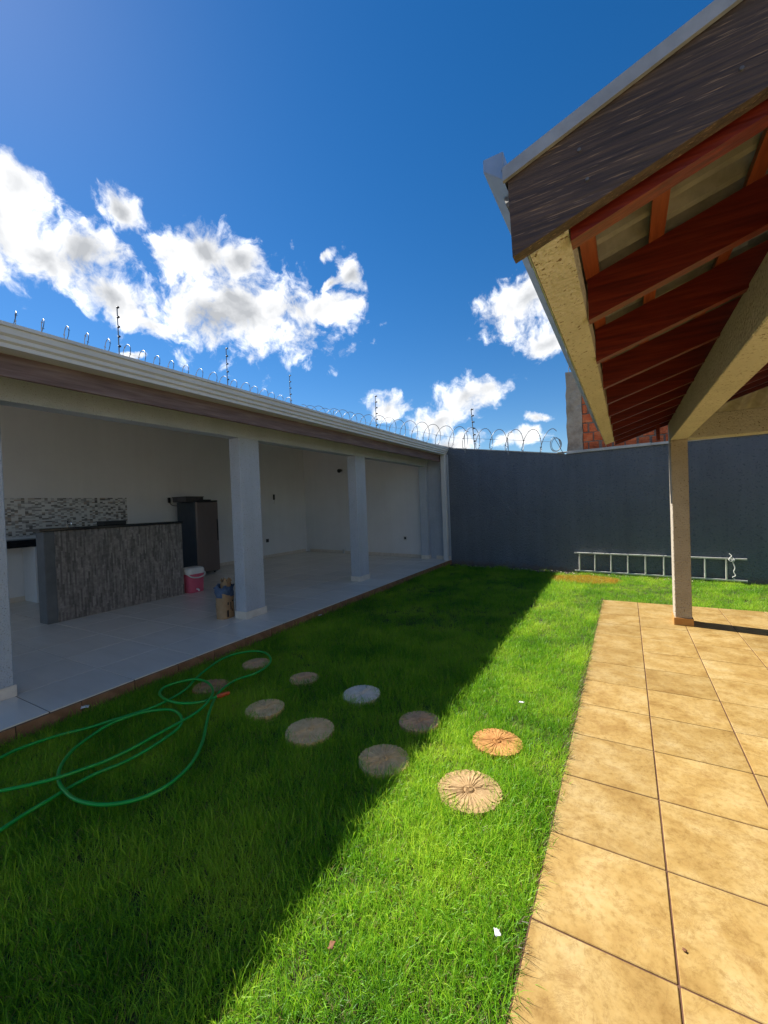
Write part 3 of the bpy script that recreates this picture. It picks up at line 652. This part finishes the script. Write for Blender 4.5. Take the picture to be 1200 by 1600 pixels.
while x < XR-.05:
    for k in range(15):
        y = 1.14+k*TW
        inst('roof_tile', wt, po, (x-PO[0], y-PO[1]+random.uniform(-.002, .002), rz(x)+.186+.004*(k % 2)), (0, -ang+.035, random.uniform(-.006, .006)))
    x += .34*cs; row += 1
# barge board at the open end, its metal flashing and the gutter
bd = pp(MB().prism([(-.236, rz(-.236)+.022), (XR, rz(XR)+.022), (XR, rz(XR)+.247), (-.243, rz(-.243)+.247)], 'y', 1.098, 1.134), 'barge_board', M['wood_board'])
for (x, dz) in ((-.075, .165), (-.06, .085), (.27, .17), (.62, .1), (.22, .09)):
    pp(MB().tube([(x, 1.099, rz(x)+dz), (x, 1.0945, rz(x)+dz)], [.005, .004], 8), 'screw', M['screw'], bd)
pp(MB().prism([(-.255, rz(-.255)+.249), (XR, rz(XR)+.249), (XR, rz(XR)+.253), (-.255, rz(-.255)+.253)], 'y', 1.088, 1.22), 'flashing_top', M['flashing'], bd)
pp(MB().prism([(-.252, rz(-.252)+.218), (XR, rz(XR)+.218), (XR, rz(XR)+.2525), (-.252, rz(-.252)+.2525)], 'y', 1.085, 1.0955), 'flashing_lip', M['flashing'], bd)
gy0, gy1 = 1.092, 6.0
def gut(poly): return MB().prism(poly, 'y', gy0, gy1)
gu = pp(gut([(-.302, 2.395), (-.302, 2.365), (-.25, 2.322), (-.25, 2.395), (-.252, 2.395), (-.252, 2.325), (-.299, 2.367), (-.299, 2.395)]), 'gutter', M['metal'])
pp(MB().prism([(-.301, 2.395), (-.301, 2.3665), (-.2515, 2.324), (-.2515, 2.395)], 'y', gy0-.002, gy0), 'end_cap', M['metal'], gu)
pp(MB().box(-.2045, -.2015, 1.137, 5.98, 2.136, 2.33, .0), 'eave_flashing', M['metal'], gu)
# tiles of the rear hip seen over the cross beam
hip = wave_tile(.44, .40, .022, .055, 2, 20)
hm = hip.mesh('roof_tile', M['tile_end'])
for r_, (y, z) in enumerate(((6.16, 2.66), (6.50, 2.565), (6.84, 2.47))):
    for k in range(5):
        inst('roof_tile', hm, po, (.64+.395*k+.395-PO[0], y-PO[1], z), (0, R(15.5), R(90)))
pp(MB().prism([(.62, rz(.62)+.05), (2.4, rz(2.4)+.05), (2.4, rz(2.4)+.10), (.62, rz(.62)+.10)], 'y', 5.93, 5.97), 'batten', M['wood_batten'])
pp(MB().box(.31, .345, 5.60, 5.64, 2.12, 2.33, .002), 'hanger', M['wood_red'])
hw = empty('added_house_wall', (2.5, 1.0, 0)); tag(hw, 'cream plastered house wall carrying the upper end of the porch roof', 'wall')  # out of view, added to keep the right side under the roof dark
MB().box(-.08, .12, -4.0, 5.3, -.03, 3.02).build('panel', M['plaster_cream'], hw)

# ------------------------------------------------------------------ neighbouring brick building
nb = empty('brick_building', (-1.0, 9.8, 0))
tag(nb, 'unfinished red brick building with a rough concrete pillar behind the boundary wall', 'building')
bx0 = -1.07; by = 9.72
def nbp(b, name, m, parent=nb): return b.shift((1.0, -9.8, 0)).build(name, m, parent)
def rough_box(x0, x1, y0, y1, z0, z1, n, amp, seed):
    rr = np.random.default_rng(seed); b = MB(); ring = [(x0, y0), ((x0+x1)/2, y0), (x1, y0), (x1, y1), ((x0+x1)/2, y1), (x0, y1)]; vs = []
    for i in range(n+1):
        z = z0+(z1-z0)*i/n
        for (x, y) in ring: vs.append((x+rr.normal(0, amp), y+rr.normal(0, amp), z+rr.normal(0, amp)*(0 < i)))
    m = 6; fs = [(i*m+k, i*m+(k+1) % m, (i+1)*m+(k+1) % m, (i+1)*m+k) for i in range(n) for k in range(m)]
    b.add(vs, fs); b.add(vs[-m:], [tuple(range(m))]); return b
nbp(rough_box(bx0, bx0+.30, by, by+.25, -.1, 4.22, 26, .007, 1), 'pillar', M['concrete'])
nbp(MB().box(bx0+.29, 4.6, by+.05, by+.17, -.1, 4.05), 'mortar_bed', M['mortar'])
def hollow_brick():
    # a clay block with horizontal grooves
    b = MB(); z = 0; n = 5; h = .178; prof = [(0, 0)]
    for i in range(n):
        a = h*i/n; b_ = h*(i+1)/n; prof += [(-.012, a+.006), (-.012, b_-.006), (-.006, b_-.002)]
    prof += [(.04, h), (.04, 0)]
    vs = []; N_ = len(prof)
    for x in (0, .185): vs += [(x, p[0], p[1]) for p in prof]
    fs = [tuple(range(N_)), tuple(range(2*N_-1, N_-1, -1))]+[(i, N_+i, N_+(i+1) % N_, (i+1) % N_) for i in range(N_)]
    return b.add(vs, fs).mesh('brick', M['brick'])
hb = hollow_brick(); rr = random.Random(11)
for r_ in range(9):
    z = 2.30+r_*.2; x = bx0+.31-(.1 if r_ % 2 else 0.0)
    k = 0
    while x < (3.2 if r_ < 3 else 1.2):
        if x < bx0+.31:
            inst('brick', hb, nb, (bx0+.315+1.0, by+.035-9.8, z+rr.uniform(-.004, .004)), (0, rr.uniform(-.012, .012), 0), (.45, 1, 1))
        else:
            inst('brick', hb, nb, (x+1.0, by+.035+rr.uniform(-.008, .006)-9.8, z+rr.uniform(-.005, .005)), (0, rr.uniform(-.015, .015), 0), (rr.uniform(.94, 1.03), 1, rr.uniform(.95, 1.03)))
        x += .185+rr.uniform(.02, .06)
nbp(MB().tube([(bx0+.06, by+.1, 4.2), (bx0+.062, by+.1, 4.34), (bx0+.09, by+.1, 4.42)], .008, 6), 'rebar', M['wire'])

# ------------------------------------------------------------------ razor wire and electric fence
def coil(path, r, pitch, name, label, phase=0., wob=.15, tube=.007):
    P = [np.array(p, float) for p in path]; seg = [np.linalg.norm(P[i+1]-P[i]) for i in range(len(P)-1)]; tot = sum(seg); n = int(tot/pitch*26); pts = []; rr = np.random.default_rng(2)
    tab = rr.uniform(-1, 1, int(tot/pitch)+4)
    for i in range(n+1):
        s = tot*i/n; q = s; j = 0
        while j < len(seg)-1 and q > seg[j]: q -= seg[j]; j += 1
        t = (P[j+1]-P[j])/seg[j]; c = P[j]+t*q; side = np.cross(t, [0, 0, 1.]); side /= np.linalg.norm(side); up = np.cross(side, t)
        f = s/pitch; k = int(f); w = tab[k]*(1-(f-k))+tab[k+1]*(f-k)
        a = 2*math.pi*f+phase; rad = r*(1+.12*w); pts.append(c+rad*(math.cos(a)*side+math.sin(a)*up)+t*wob*pitch*w)
    o = empty(name, tuple(P[0])); tag(o, label, 'razor wire', 'razor wire coils on the walls')
    b = MB().tube(pts, tube, 5)
    b.shift(tuple(-P[0])).build('coil', M['wire'], o)
    bb = MB()
    for i in range(4, len(pts)-4, 4):                     # little blades along the wire
        t = pts[i+1]-pts[i-1]; t /= np.linalg.norm(t); a = np.cross(t, [.3, .2, .9]); a /= np.linalg.norm(a)
        c = pts[i]; bb.add([c+a*.018-t*.012, c-t*.003, c-a*.018-t*.012, c-a*.018+t*.012, c+t*.003, c+a*.018+t*.012], [(0, 1, 4, 5), (1, 2, 3, 4)])
    bb.shift(tuple(-P[0])).build('barbs', M['wire'], o)
    bb = MB().tube([p for p in P], .003, 4); bb.shift(tuple(-P[0])).build('carrier_wire', M['wire'], o)
    return o
SX = -9.28
coil([(SX+.05, -1.0, 5.0), (SX-.12, 10.3, 4.88)], .26, .365, 'razor_wire', 'coil of razor wire running along above the long veranda roof')
def wt_(x, dz): return (x, wall_y(x)+.08, wall_top(x)+dz)
coil([wt_(-9.2, .22), wt_(-3.62, .28), wt_(-2.4, .27), wt_(-1.35, .26)], .25, .37, 'razor_wire', 'coil of razor wire on the sloping top of the dark end wall', 1.3)
# the loose tangled end of the coil
o = empty('razor_wire', wt_(-1.28, .0)); tag(o, 'tangled loose end of razor wire beside the concrete pillar', 'razor wire', 'razor wire coils on the walls')
pts = []
for i in range(90):
    a = i/90*2*math.pi*3.2; pts.append((.10*math.cos(a)+.04*i/90, .05*math.sin(a*.5), .20+.16*math.sin(a)*(1-.2*i/90)))
MB().tube(pts, .0055, 5).build('coil', M['wire'], o)
MB().tube(spline([(.0, -.12, .35), (.08, -.14, .2), (.15, -.15, .05), (.22, -.17, -.08)], 6), .0065, 5).build('tail', M['wire'], o)
fence_group = 'electric fence rods along the wall tops'
def rod(x, y, z0, h, label, lean=(0, 0), nins=6):
    o = empty('fence_rod', (x, y, z0)); tag(o, label, 'fence rod', fence_group)
    MB().tube([(0, 0, 0), (lean[0]*h, lean[1]*h, h)], .011, 6).build('rod', M['wire'], o)
    for i in range(nins):
        t = .22+.78*i/(nins-1); c = (lean[0]*h*t+.02, lean[1]*h*t, h*t)
        MB().tube([(c[0]-.03, c[1], c[2]), (c[0]-.01, c[1], c[2]), (c[0]+.01, c[1], c[2]), (c[0]+.03, c[1], c[2])], [.012, .024, .012, .024], 7).build('insulator', M['black_plastic'], o)
rod(SX, 4.80, 4.62, 1.33, 'thin fence rod with insulators above the veranda roof, second from the wall corner post')
rod(SX-.05, 7.62, 4.60, 1.36, 'thin fence rod with insulators above the veranda roof, next to the wall corner post')
rod(SX-.08, 10.1, 4.55, 1.3, 'stout fence rod with insulators at the inner corner above the veranda roof')
for (x, h, lean, lb) in ((-6.09, 1.05, (0.0, 0), 'thin fence rod with insulators on the sloping end wall top behind the roof'),
                         (-3.1, .98, (-.06, 0), 'leaning fence rod with insulators on the dark wall beside the gutter end')):
    a = wt_(x, .0); rod(a[0], a[1], a[2], h, lb, lean)
for (x, lb) in ((-7.7, 'short steel holder carrying the razor wire behind the veranda roof'), (-3.32, 'short steel holder carrying the razor wire at the gutter end'),
                (-2.26, 'short steel holder carrying the razor wire midway along the open wall')):
    a = wt_(x, 0); o = empty('wire_holder', (a[0], a[1]-.10, a[2]-.08)); tag(o, lb, 'wire holder', 'razor wire holders')
    MB().tube(spline([(0, 0, 0), (0, 0, .2), (0, 0, .42), (.04, 0, .5), (.10, .0, .5)], 5), .009, 6).build('arm', M['wire'], o)
    MB().box(-.02, .02, -.006, .02, 0, .06, .002).build('plate', M['wire'], o)

# ------------------------------------------------------------------ ladder lying on its side against the wall
la = empty('ladder', (-.94, wall_y(-.94)-.035, 0), WANG)
tag(la, 'aluminium ladder lying on its long edge against the dark wall', 'ladder')
LN = 2.66
for z in (.005, .365): MB().box(0, LN, -.012-.03*(.4-z), .018-.03*(.4-z), z, z+.03, .004).build('rail', M['aluminium'], la)
k = 0
for i in range(9):
    x = .09+.285*i+(.02 if i > 5 else 0)
    MB().tube([(x, -.012, .026), (x, -.004, .20), (x, .0, .366)], .0155, 8).build('rung', M['aluminium'], la)
rp_ = empty('rope', (-.94+2.46*math.cos(WANG), wall_y(-.94+2.46*math.cos(WANG))-.06, 0)); tag(rp_, 'short whitish rope knotted round the end of the ladder', 'rope')
MB().tube(spline([(-.03, .02, .47), (0, .0, .43), (-.03, -.015, .39), (.03, -.03, .36), (.01, -.02, .33), (.035, -.025, .24), (.02, -.02, .17), (.04, -.03, .11), (.0, -.03, .08), (.03, -.03, .05)], 5), .0075, 6).build('strand', M['rope'], rp_)
MB().tube(spline([(.0, -.0, .40), (-.04, -.02, .38), (-.02, -.03, .345), (.03, -.02, .375), (.0, -.0, .41)], 5), .0075, 6).build('knot', M['rope'], rp_)

# ------------------------------------------------------------------ stepping stones
def stone_mat(i, lo, hi): return mat('stone_%d' % i, [lo, hi], .9, 22, 6, bump=.5, bscale=90, bump_dist=.004, obj_rand=1)
SM = {'ochre': stone_mat(1, (.36, .16, .045), (.52, .27, .085)), 'tan': stone_mat(2, (.32, .20, .09), (.46, .31, .15)), 'pink': stone_mat(3, (.64, .35, .17), (.78, .48, .26)),
      'white': stone_mat(4, (.66, .57, .44), (.82, .72, .57)), 'sand': stone_mat(5, (.68, .42, .18), (.84, .58, .29)), 'rust': stone_mat(6, (.50, .25, .11), (.62, .34, .16))}
STONES = [(777, 1154, .150, 'ochre', 'orange ochre round stepping stone lying in full sun on the lawn'),
          (733, 1229, .165, 'tan', 'large straw-coloured round stepping stone lying in full sun on the lawn'),
          (655, 1122, .138, 'pink', 'plain pinkish round stepping stone in the shade, beside the sunlit ochre one'),
          (600, 1181, .150, 'sand', 'sandy pink round stepping stone in shade, beside the large sunlit straw-coloured one'),
          (565, 1080, .148, 'white', 'whitish grey round stepping stone in the shade, palest of the path'),
          (484, 1136, .162, 'sand', 'large sandy round stepping stone in shade, beside the pale whitish one'),
          (475, 1056, .125, 'pink', 'small pink round stepping stone between the whitish one and the hose loop'),
          (414, 1102, .142, 'sand', 'light sandy round stepping stone beside the orange hose connector'),
          (400, 1033, .128, 'pink', 'tan round stepping stone ringed by the far hose loop'),
          (330, 1068, .145, 'rust', 'rusty brown round stepping stone lying under the green hose')]
stone_pos = []
for i, (px, py, r, c, lb) in enumerate(STONES):
    x, y, _ = onz(px, py, .022); stone_pos.append((x, y, r))
    rr = np.random.default_rng(20+i); ns, nr = 132, 11; vs = []; fs = []
    wv = rr.uniform(0, 1, ns); petals = 33
    edge = 1+.03*np.interp(np.arange(ns) % 4, [0, 2, 4], [-.6, 1, -.6])+rr.normal(0, .012, ns)
    rad = np.array([.0, .12, .17, .21, .35, .5, .65, .8, .92, .985, 1.0, .97])
    for j, q in enumerate(rad):
        for k in range(ns):
            g = (.5+.5*math.cos(2*math.pi*k/4))*(.7+.6*wv[k])        # ridges and furrows like petals
            z = .018+.006*(1-q*q)
            if .18 < q < .97: z += .0055*g*(q**.5)-.003
            if abs(q-.17) < .01: z -= .006
            if q < .15: z += .003
            if j == 10: z -= .012
            if j == 11: z = -.045
            a = 2*math.pi*k/ns+.03*rr.normal()*(q > .3); e = edge[k] if q > .6 else 1
            vs.append((r*q*e*math.cos(a), r*q*e*math.sin(a), z+rr.normal(0, .0007)))
    for j in range(len(rad)-1):
        for k in range(ns): fs.append((j*ns+k, j*ns+(k+1) % ns, (j+1)*ns+(k+1) % ns, (j+1)*ns+k)[::-1])
    o = MB().add(vs, fs, False).build('stepping_stone', SM[c]); o.location = (x, y, -.013); o.rotation_euler = (rr.normal(0, .015), rr.normal(0, .015), rr.uniform(0, 6))
    tag(o, lb, 'stepping stone', 'round stepping stones across the lawn')

# ------------------------------------------------------------------ garden hose
raw = [(-40, 600), (0, 585), (60, 555), (140, 525), (250, 490), (370, 460), (440, 437), (520, 413), (620, 380), (700, 342), (760, 303), (800, 260), (850, 218), (905, 182), (965, 160), (1030, 150),
       (1080, 156), (1103, 180), (1092, 208), (1042, 240), (965, 266), (912, 300), (880, 335), (856, 390), (843, 440), (825, 520), (782, 605), (700, 685), (600, 740), (500, 768), (400, 775), (310, 755),
       (260, 715), (238, 670), (250, 615), (300, 550), (380, 490), (450, 447), (540, 412), (620, 393), (690, 388), (726, 402), (741, 428), (728, 462), (680, 500), (620, 540), (560, 575), (490, 610), (390, 650),
       (280, 708), (190, 762), (100, 815), (0, 880), (-80, 930), (-160, 930), (-200, 860), (-160, 770), (-60, 733),
       (0, 720), (120, 695), (240, 664), (370, 620), (430, 598), (540, 546), (640, 490), (740, 436), (810, 393), (852, 350), (868, 312), (850, 280), (800, 264), (730, 276), (672, 296), (651, 322), (676, 347), (740, 362), (820, 357), (888, 334)]
buried = set(range(46, 50))
hp = []
rr = random.Random(4)
for i, (cx, cy) in enumerate(raw):
    z = .052+.008*math.sin(i*1.7)+(.012 if i > 57 else 0)
    if i in buried or i in (4, 5, 18, 20): z = .030
    p = onz(cx/2.609, 960+cy/2.609, z); hp.append(p)
ho = empty('garden_hose', (hp[30][0], hp[30][1], 0)); tag(ho, 'green garden hose looped loosely over the shaded lawn', 'hose')
hs_ = spline(hp, 8)
MB().tube([(p[0]-hp[30][0], p[1]-hp[30][1], p[2]) for p in hs_], .0098, 10).build('tube', M['hose'], ho)
a = np.array(hs_[-1]); b = onz(936/2.609, 960+319/2.609, .068); d = (b-a); L0 = np.array([hp[30][0], hp[30][1], 0])
MB().tube([a-d*.05-L0, a+d*.15-L0, a+d*.18-L0, a+d*.55-L0, a+d*.58-L0, a+d*.8-L0, a+d*1.0-L0], [.014, .015, .018, .018, .014, .015, .011], 12).build('connector', M['orange_plastic'], ho)

# ------------------------------------------------------------------ litter
def scrap(name, px, py, z, size, m, label, cat, seed):
    rr = np.random.default_rng(seed); p = onz(px, py, z); n = 5; vs = []
    for j in range(n):
        for i in range(n): vs.append(((i/(n-1)-.5)*size*(1+rr.normal(0, .08)), (j/(n-1)-.5)*size*.7*(1+rr.normal(0, .08)), rr.uniform(-.16, .16)*size))
    fs = [(j*n+i, j*n+i+1, (j+1)*n+i+1, (j+1)*n+i) for j in range(n-1) for i in range(n-1)]
    o = MB().add(vs, fs, True).build(name, m); o.location = tuple(p); o.rotation_euler = (0.1, .1, seed); tag(o, label, cat)
    s = o.modifiers.new('thickness', 'SOLIDIFY'); s.thickness = .0015
    return o
scrap('paper_scrap', 133, 1104, .035, .05, M['paper_white'], 'crumpled white paper scrap in the grass by the veranda step', 'paper', 1)
scrap('paper_scrap', 777, 1456, .05, .028, M['paper_white'], 'small white paper scrap in sunlit grass beside the patio edge', 'paper', 2)
scrap('paper_scrap', 815, 1097, .05, .034, M['paper_white'], 'tiny white paper scrap in sunlit grass beyond the ochre stone', 'paper', 3)
scrap('paper_scrap', 500, 961, .035, .045, M['paper_white'], 'white paper scrap in shaded grass near the middle veranda column', 'paper', 4)
scrap('dry_leaf', 518, 1476, .045, .026, M['dry_leaf'], 'curled brown dry leaf lying on the sunlit grass', 'leaf', 5)
scrap('dry_leaf', 1070, 1484, .006, .012, M['dry_leaf'], 'tiny brown leaf crumb lying on an ochre patio tile', 'leaf', 6)

# ------------------------------------------------------------------ grass: tufts of blades on scattered points
def tuft_mesh(name, nbl, rad, lmin, lmax, wid, lean, m, seed, bias=(0, 0)):
    rr = np.random.default_rng(seed); vs = []; fs = []; at = []
    for i in range(nbl):
        a = rr.uniform(0, 2*math.pi); d = rad*math.sqrt(rr.uniform()); x0, y0 = d*math.cos(a), d*math.sin(a)
        ln = rr.uniform(lmin, lmax); b = rr.uniform(0, 2*math.pi); lx, ly = math.cos(b)+bias[0], math.sin(b)+bias[1]; q = math.hypot(lx, ly)+1e-6; lx, ly = lx/q, ly/q
        k = lean*rr.uniform(.15, 1.3); w = wid*rr.uniform(.7, 1.25); fa = rr.uniform(0, math.pi); px, py = math.cos(fa)*w/2, math.sin(fa)*w/2; cid = rr.uniform(); o = len(vs); x, y, z = x0, y0, 0.
        for s in range(4):
            t = s/3
            if s: th = k*(t*1.25); x += lx*math.sin(th)*ln/3; y += ly*math.sin(th)*ln/3; z += math.cos(th)*ln/3
            g = (1, .95, .7, 0)[s]
            if s < 3: vs += [(x-px*g, y-py*g, z), (x+px*g, y+py*g, z)]; at += [(cid, t, 0)]*2
            else: vs.append((x, y, z)); at.append((cid, t, 0))
        fs += [(o, o+1, o+3, o+2), (o+2, o+3, o+5, o+4), (o+4, o+5, o+6)]
    me = bpy.data.meshes.new(name); me.from_pydata(vs, [], fs); me.materials.append(m)
    A = me.attributes.new('blade', 'FLOAT_VECTOR', 'POINT'); A.data.foreach_set('vector', np.array(at, float).ravel())
    return me
def grass_system(name, pts, tufts, label, cat):
    """pts: x,y,z,rx,ry,rz,scale"""
    src = bpy.data.collections.new(name+'_tufts')
    for i, me in enumerate(tufts): src.objects.link(bpy.data.objects.new('%s_tuft_%02d' % (name, i), me))
    P = np.array(pts, float); me = bpy.data.meshes.new(name); me.from_pydata(P[:, :3].tolist(), [], [])
    A = me.attributes.new('rot', 'FLOAT_VECTOR', 'POINT'); A.data.foreach_set('vector', P[:, 3:6].ravel())
    A = me.attributes.new('scl', 'FLOAT', 'POINT'); A.data.foreach_set('value', P[:, 6])
    A = me.attributes.new('pick', 'INT', 'POINT'); A.data.foreach_set('value', rng.integers(0, len(tufts), len(P)))
    ob = bpy.data.objects.new(name, me); COL.objects.link(ob); tag(ob, label, cat, kind='stuff')
    ng = bpy.data.node_groups.new(name+'_scatter', 'GeometryNodeTree'); ng.interface.new_socket('Geometry', in_out='INPUT', socket_type='NodeSocketGeometry'); ng.interface.new_socket('Geometry', in_out='OUTPUT', socket_type='NodeSocketGeometry')
    N = ng.nodes; L = ng.links; gi = N.new('NodeGroupInput'); go = N.new('NodeGroupOutput'); ip = N.new('GeometryNodeInstanceOnPoints'); ci = N.new('GeometryNodeCollectionInfo')
    ci.inputs['Collection'].default_value = src; ci.inputs['Separate Children'].default_value = True; ci.inputs['Reset Children'].default_value = True
    def na(n, t): q = N.new('GeometryNodeInputNamedAttribute'); q.data_type = t; q.inputs['Name'].default_value = n; return q.outputs['Attribute']
    er = N.new('FunctionNodeEulerToRotation'); L.new(na('rot', 'FLOAT_VECTOR'), er.inputs[0]); L.new(er.outputs[0], ip.inputs['Rotation']); L.new(na('scl', 'FLOAT'), ip.inputs['Scale'])
    ip.inputs['Pick Instance'].default_value = True; L.new(na('pick', 'INT'), ip.inputs['Instance Index']); L.new(ci.outputs[0], ip.inputs['Instance']); L.new(gi.outputs[0], ip.inputs['Points']); L.new(ip.outputs[0], go.inputs[0])
    ob.modifiers.new('scatter', 'NODES').node_group = ng
    return ob
def step_x(y): return VW(-3.655, y)[0]
def in_lawn(x, y):
    if x < step_x(y)+.02 or y > wall_y(x)-.03: return False
    if x > -.352 and y < PEND+.02: return False
    for (sx, sy, r) in stone_pos:
        if (x-sx)**2+(y-sy)**2 < (r-.016)**2: return False
    return True
DRY = (-.72, 8.42, .58, .42)
def patch(x, y): return ((x-DRY[0])/DRY[2])**2+((y-DRY[1])/DRY[3])**2
tl = [tuft_mesh('tuft', 32, .055, .030, .068, .0026, 1.15, M['grass'], s) for s in range(10)]
tl += [tuft_mesh('tuft', 24, .055, .05, .105, .0027, 1.5, M['grass'], 50+s, (.3, .2)) for s in range(5)]
pts = []
def scatter(x0, x1, y0, y1, dens, sc):
    n = int((x1-x0)*(y1-y0)*dens)
    for x, y in zip(rng.uniform(x0, x1, n), rng.uniform(y0, y1, n)):
        if not in_lawn(x, y): continue
        if patch(x, y) < rng.uniform(.7, 1.1): continue
        if y > wall_y(x)-.30 and x < -.9 and rng.uniform() < .75: continue       # thin bare strip at the wall foot
        v = .85+.3*(.5+.5*math.sin(x*2.3+1.1*math.sin(y*1.7))*math.sin(y*2.1+.7))
        pts.append((x, y, SOIL, rng.normal(0, .10), rng.normal(0, .10), rng.uniform(0, 6.283), sc*v*rng.uniform(.75, 1.15)))
scatter(-3.85, -.33, -.3, 2.2, 1250, 1.0)
scatter(-3.85, -.33, 2.2, 4.5, 950, 1.0)
scatter(-3.95, -.33, 4.5, 10.0, 430, 1.0)
scatter(-.36, 4.2, PEND-.02, 10.0, 480, .85)
for (sx, sy, r) in stone_pos:
    for k in range(int(r*330)):
        a = rng.uniform(0, 6.283); d = r*rng.uniform(.97, 1.08)
        pts.append((sx+d*math.cos(a), sy+d*math.sin(a), SOIL+.004, rng.normal(0, .2), rng.normal(0, .2), rng.uniform(0, 6.283), rng.uniform(.75, 1.05)))
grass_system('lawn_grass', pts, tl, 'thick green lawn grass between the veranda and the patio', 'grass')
dt = [tuft_mesh('dry_tuft', 24, .055, .035, .07, .0034, 1.2, M['grass_dry'], 80+s) for s in range(4)]
pts = []
n = 2200
for x, y in zip(rng.uniform(-1.5, .1, n), rng.uniform(7.9, 9.1, n)):
    if in_lawn(x, y) and patch(x, y) < rng.uniform(.8, 1.2): pts.append((x, y, SOIL, rng.normal(0, .15), rng.normal(0, .15), rng.uniform(0, 6.28), rng.uniform(.7, 1.0)))
grass_system('dry_grass', pts, dt, 'yellowed dry patch of grass near the foot of the dark wall', 'grass')
et = [tuft_mesh('edge_tuft', 7, .02, .05, .115, .0026, 1.75, M['grass_straw'], 90+s, (2.2, 0)) for s in range(6)]
pts = []
y = .4
while y < PEND:
    c = .35+.65*max(0, math.sin(y*2.1+.4))*(1.0 if y < 4 else .5)
    if rng.uniform() < c: pts.append((-.352+rng.normal(0, .008), y, -.012, 0, rng.normal(.1, .12), rng.normal(0, .45), rng.uniform(.6, 1.1)))
    y += .018
for y in np.arange(.6, 9.3, .05):                          # runners creeping up the veranda step
    if rng.uniform() < .5: pts.append((step_x(y)+.02, y, SOIL, rng.normal(0, .2), rng.normal(-.2, .3), math.pi+rng.normal(0, .8), rng.uniform(.8, 1.5)))
grass_system('edge_grass', pts, et, 'dark dry grass runners creeping over the patio edge', 'grass')
gt = [tuft_mesh('edge_green', 10, .02, .05, .10, .003, 1.1, M['grass'], 120+s, (1.2, 0)) for s in range(4)]
pts = [(-.358+rng.normal(0, .006), y, -.03, 0, rng.normal(.1, .15), rng.normal(0, .6), rng.uniform(.6, 1.0)) for y in np.arange(.3, PEND, .025)]
pts += [(step_x(y)+.03+abs(rng.normal(0, .015)), y, SOIL, 0, 0, rng.uniform(0, 6.28), rng.uniform(.8, 1.6)) for y in np.arange(.3, 9.4, .04)]
grass_system('border_grass', pts, gt, 'longer green grass fringing the edges of the lawn', 'grass')
# clods and pebbles along the bare strip at the wall foot
cb = MB()
for i in range(260):
    x = rng.uniform(-3.5, 1.2); y = wall_y(x)-rng.uniform(.0, .22); s = rng.uniform(.006, .028)
    v = [(x+s*dx*rng.uniform(.6, 1.2), y+s*dy*rng.uniform(.6, 1.2), SOIL+.5*s+s*.7*dz*rng.uniform(.6, 1.2)) for dx, dy, dz in ((1, 0, 0), (-1, 0, 0), (0, 1, 0), (0, -1, 0), (0, 0, 1), (0, 0, -1))]
    cb.add(v, [(0, 2, 4), (2, 1, 4), (1, 3, 4), (3, 0, 4), (2, 0, 5), (1, 2, 5), (3, 1, 5), (0, 3, 5)])
tag(cb.build('gravel', M['concrete']), 'loose pebbles and clods along the foot of the dark wall', 'gravel', kind='stuff')
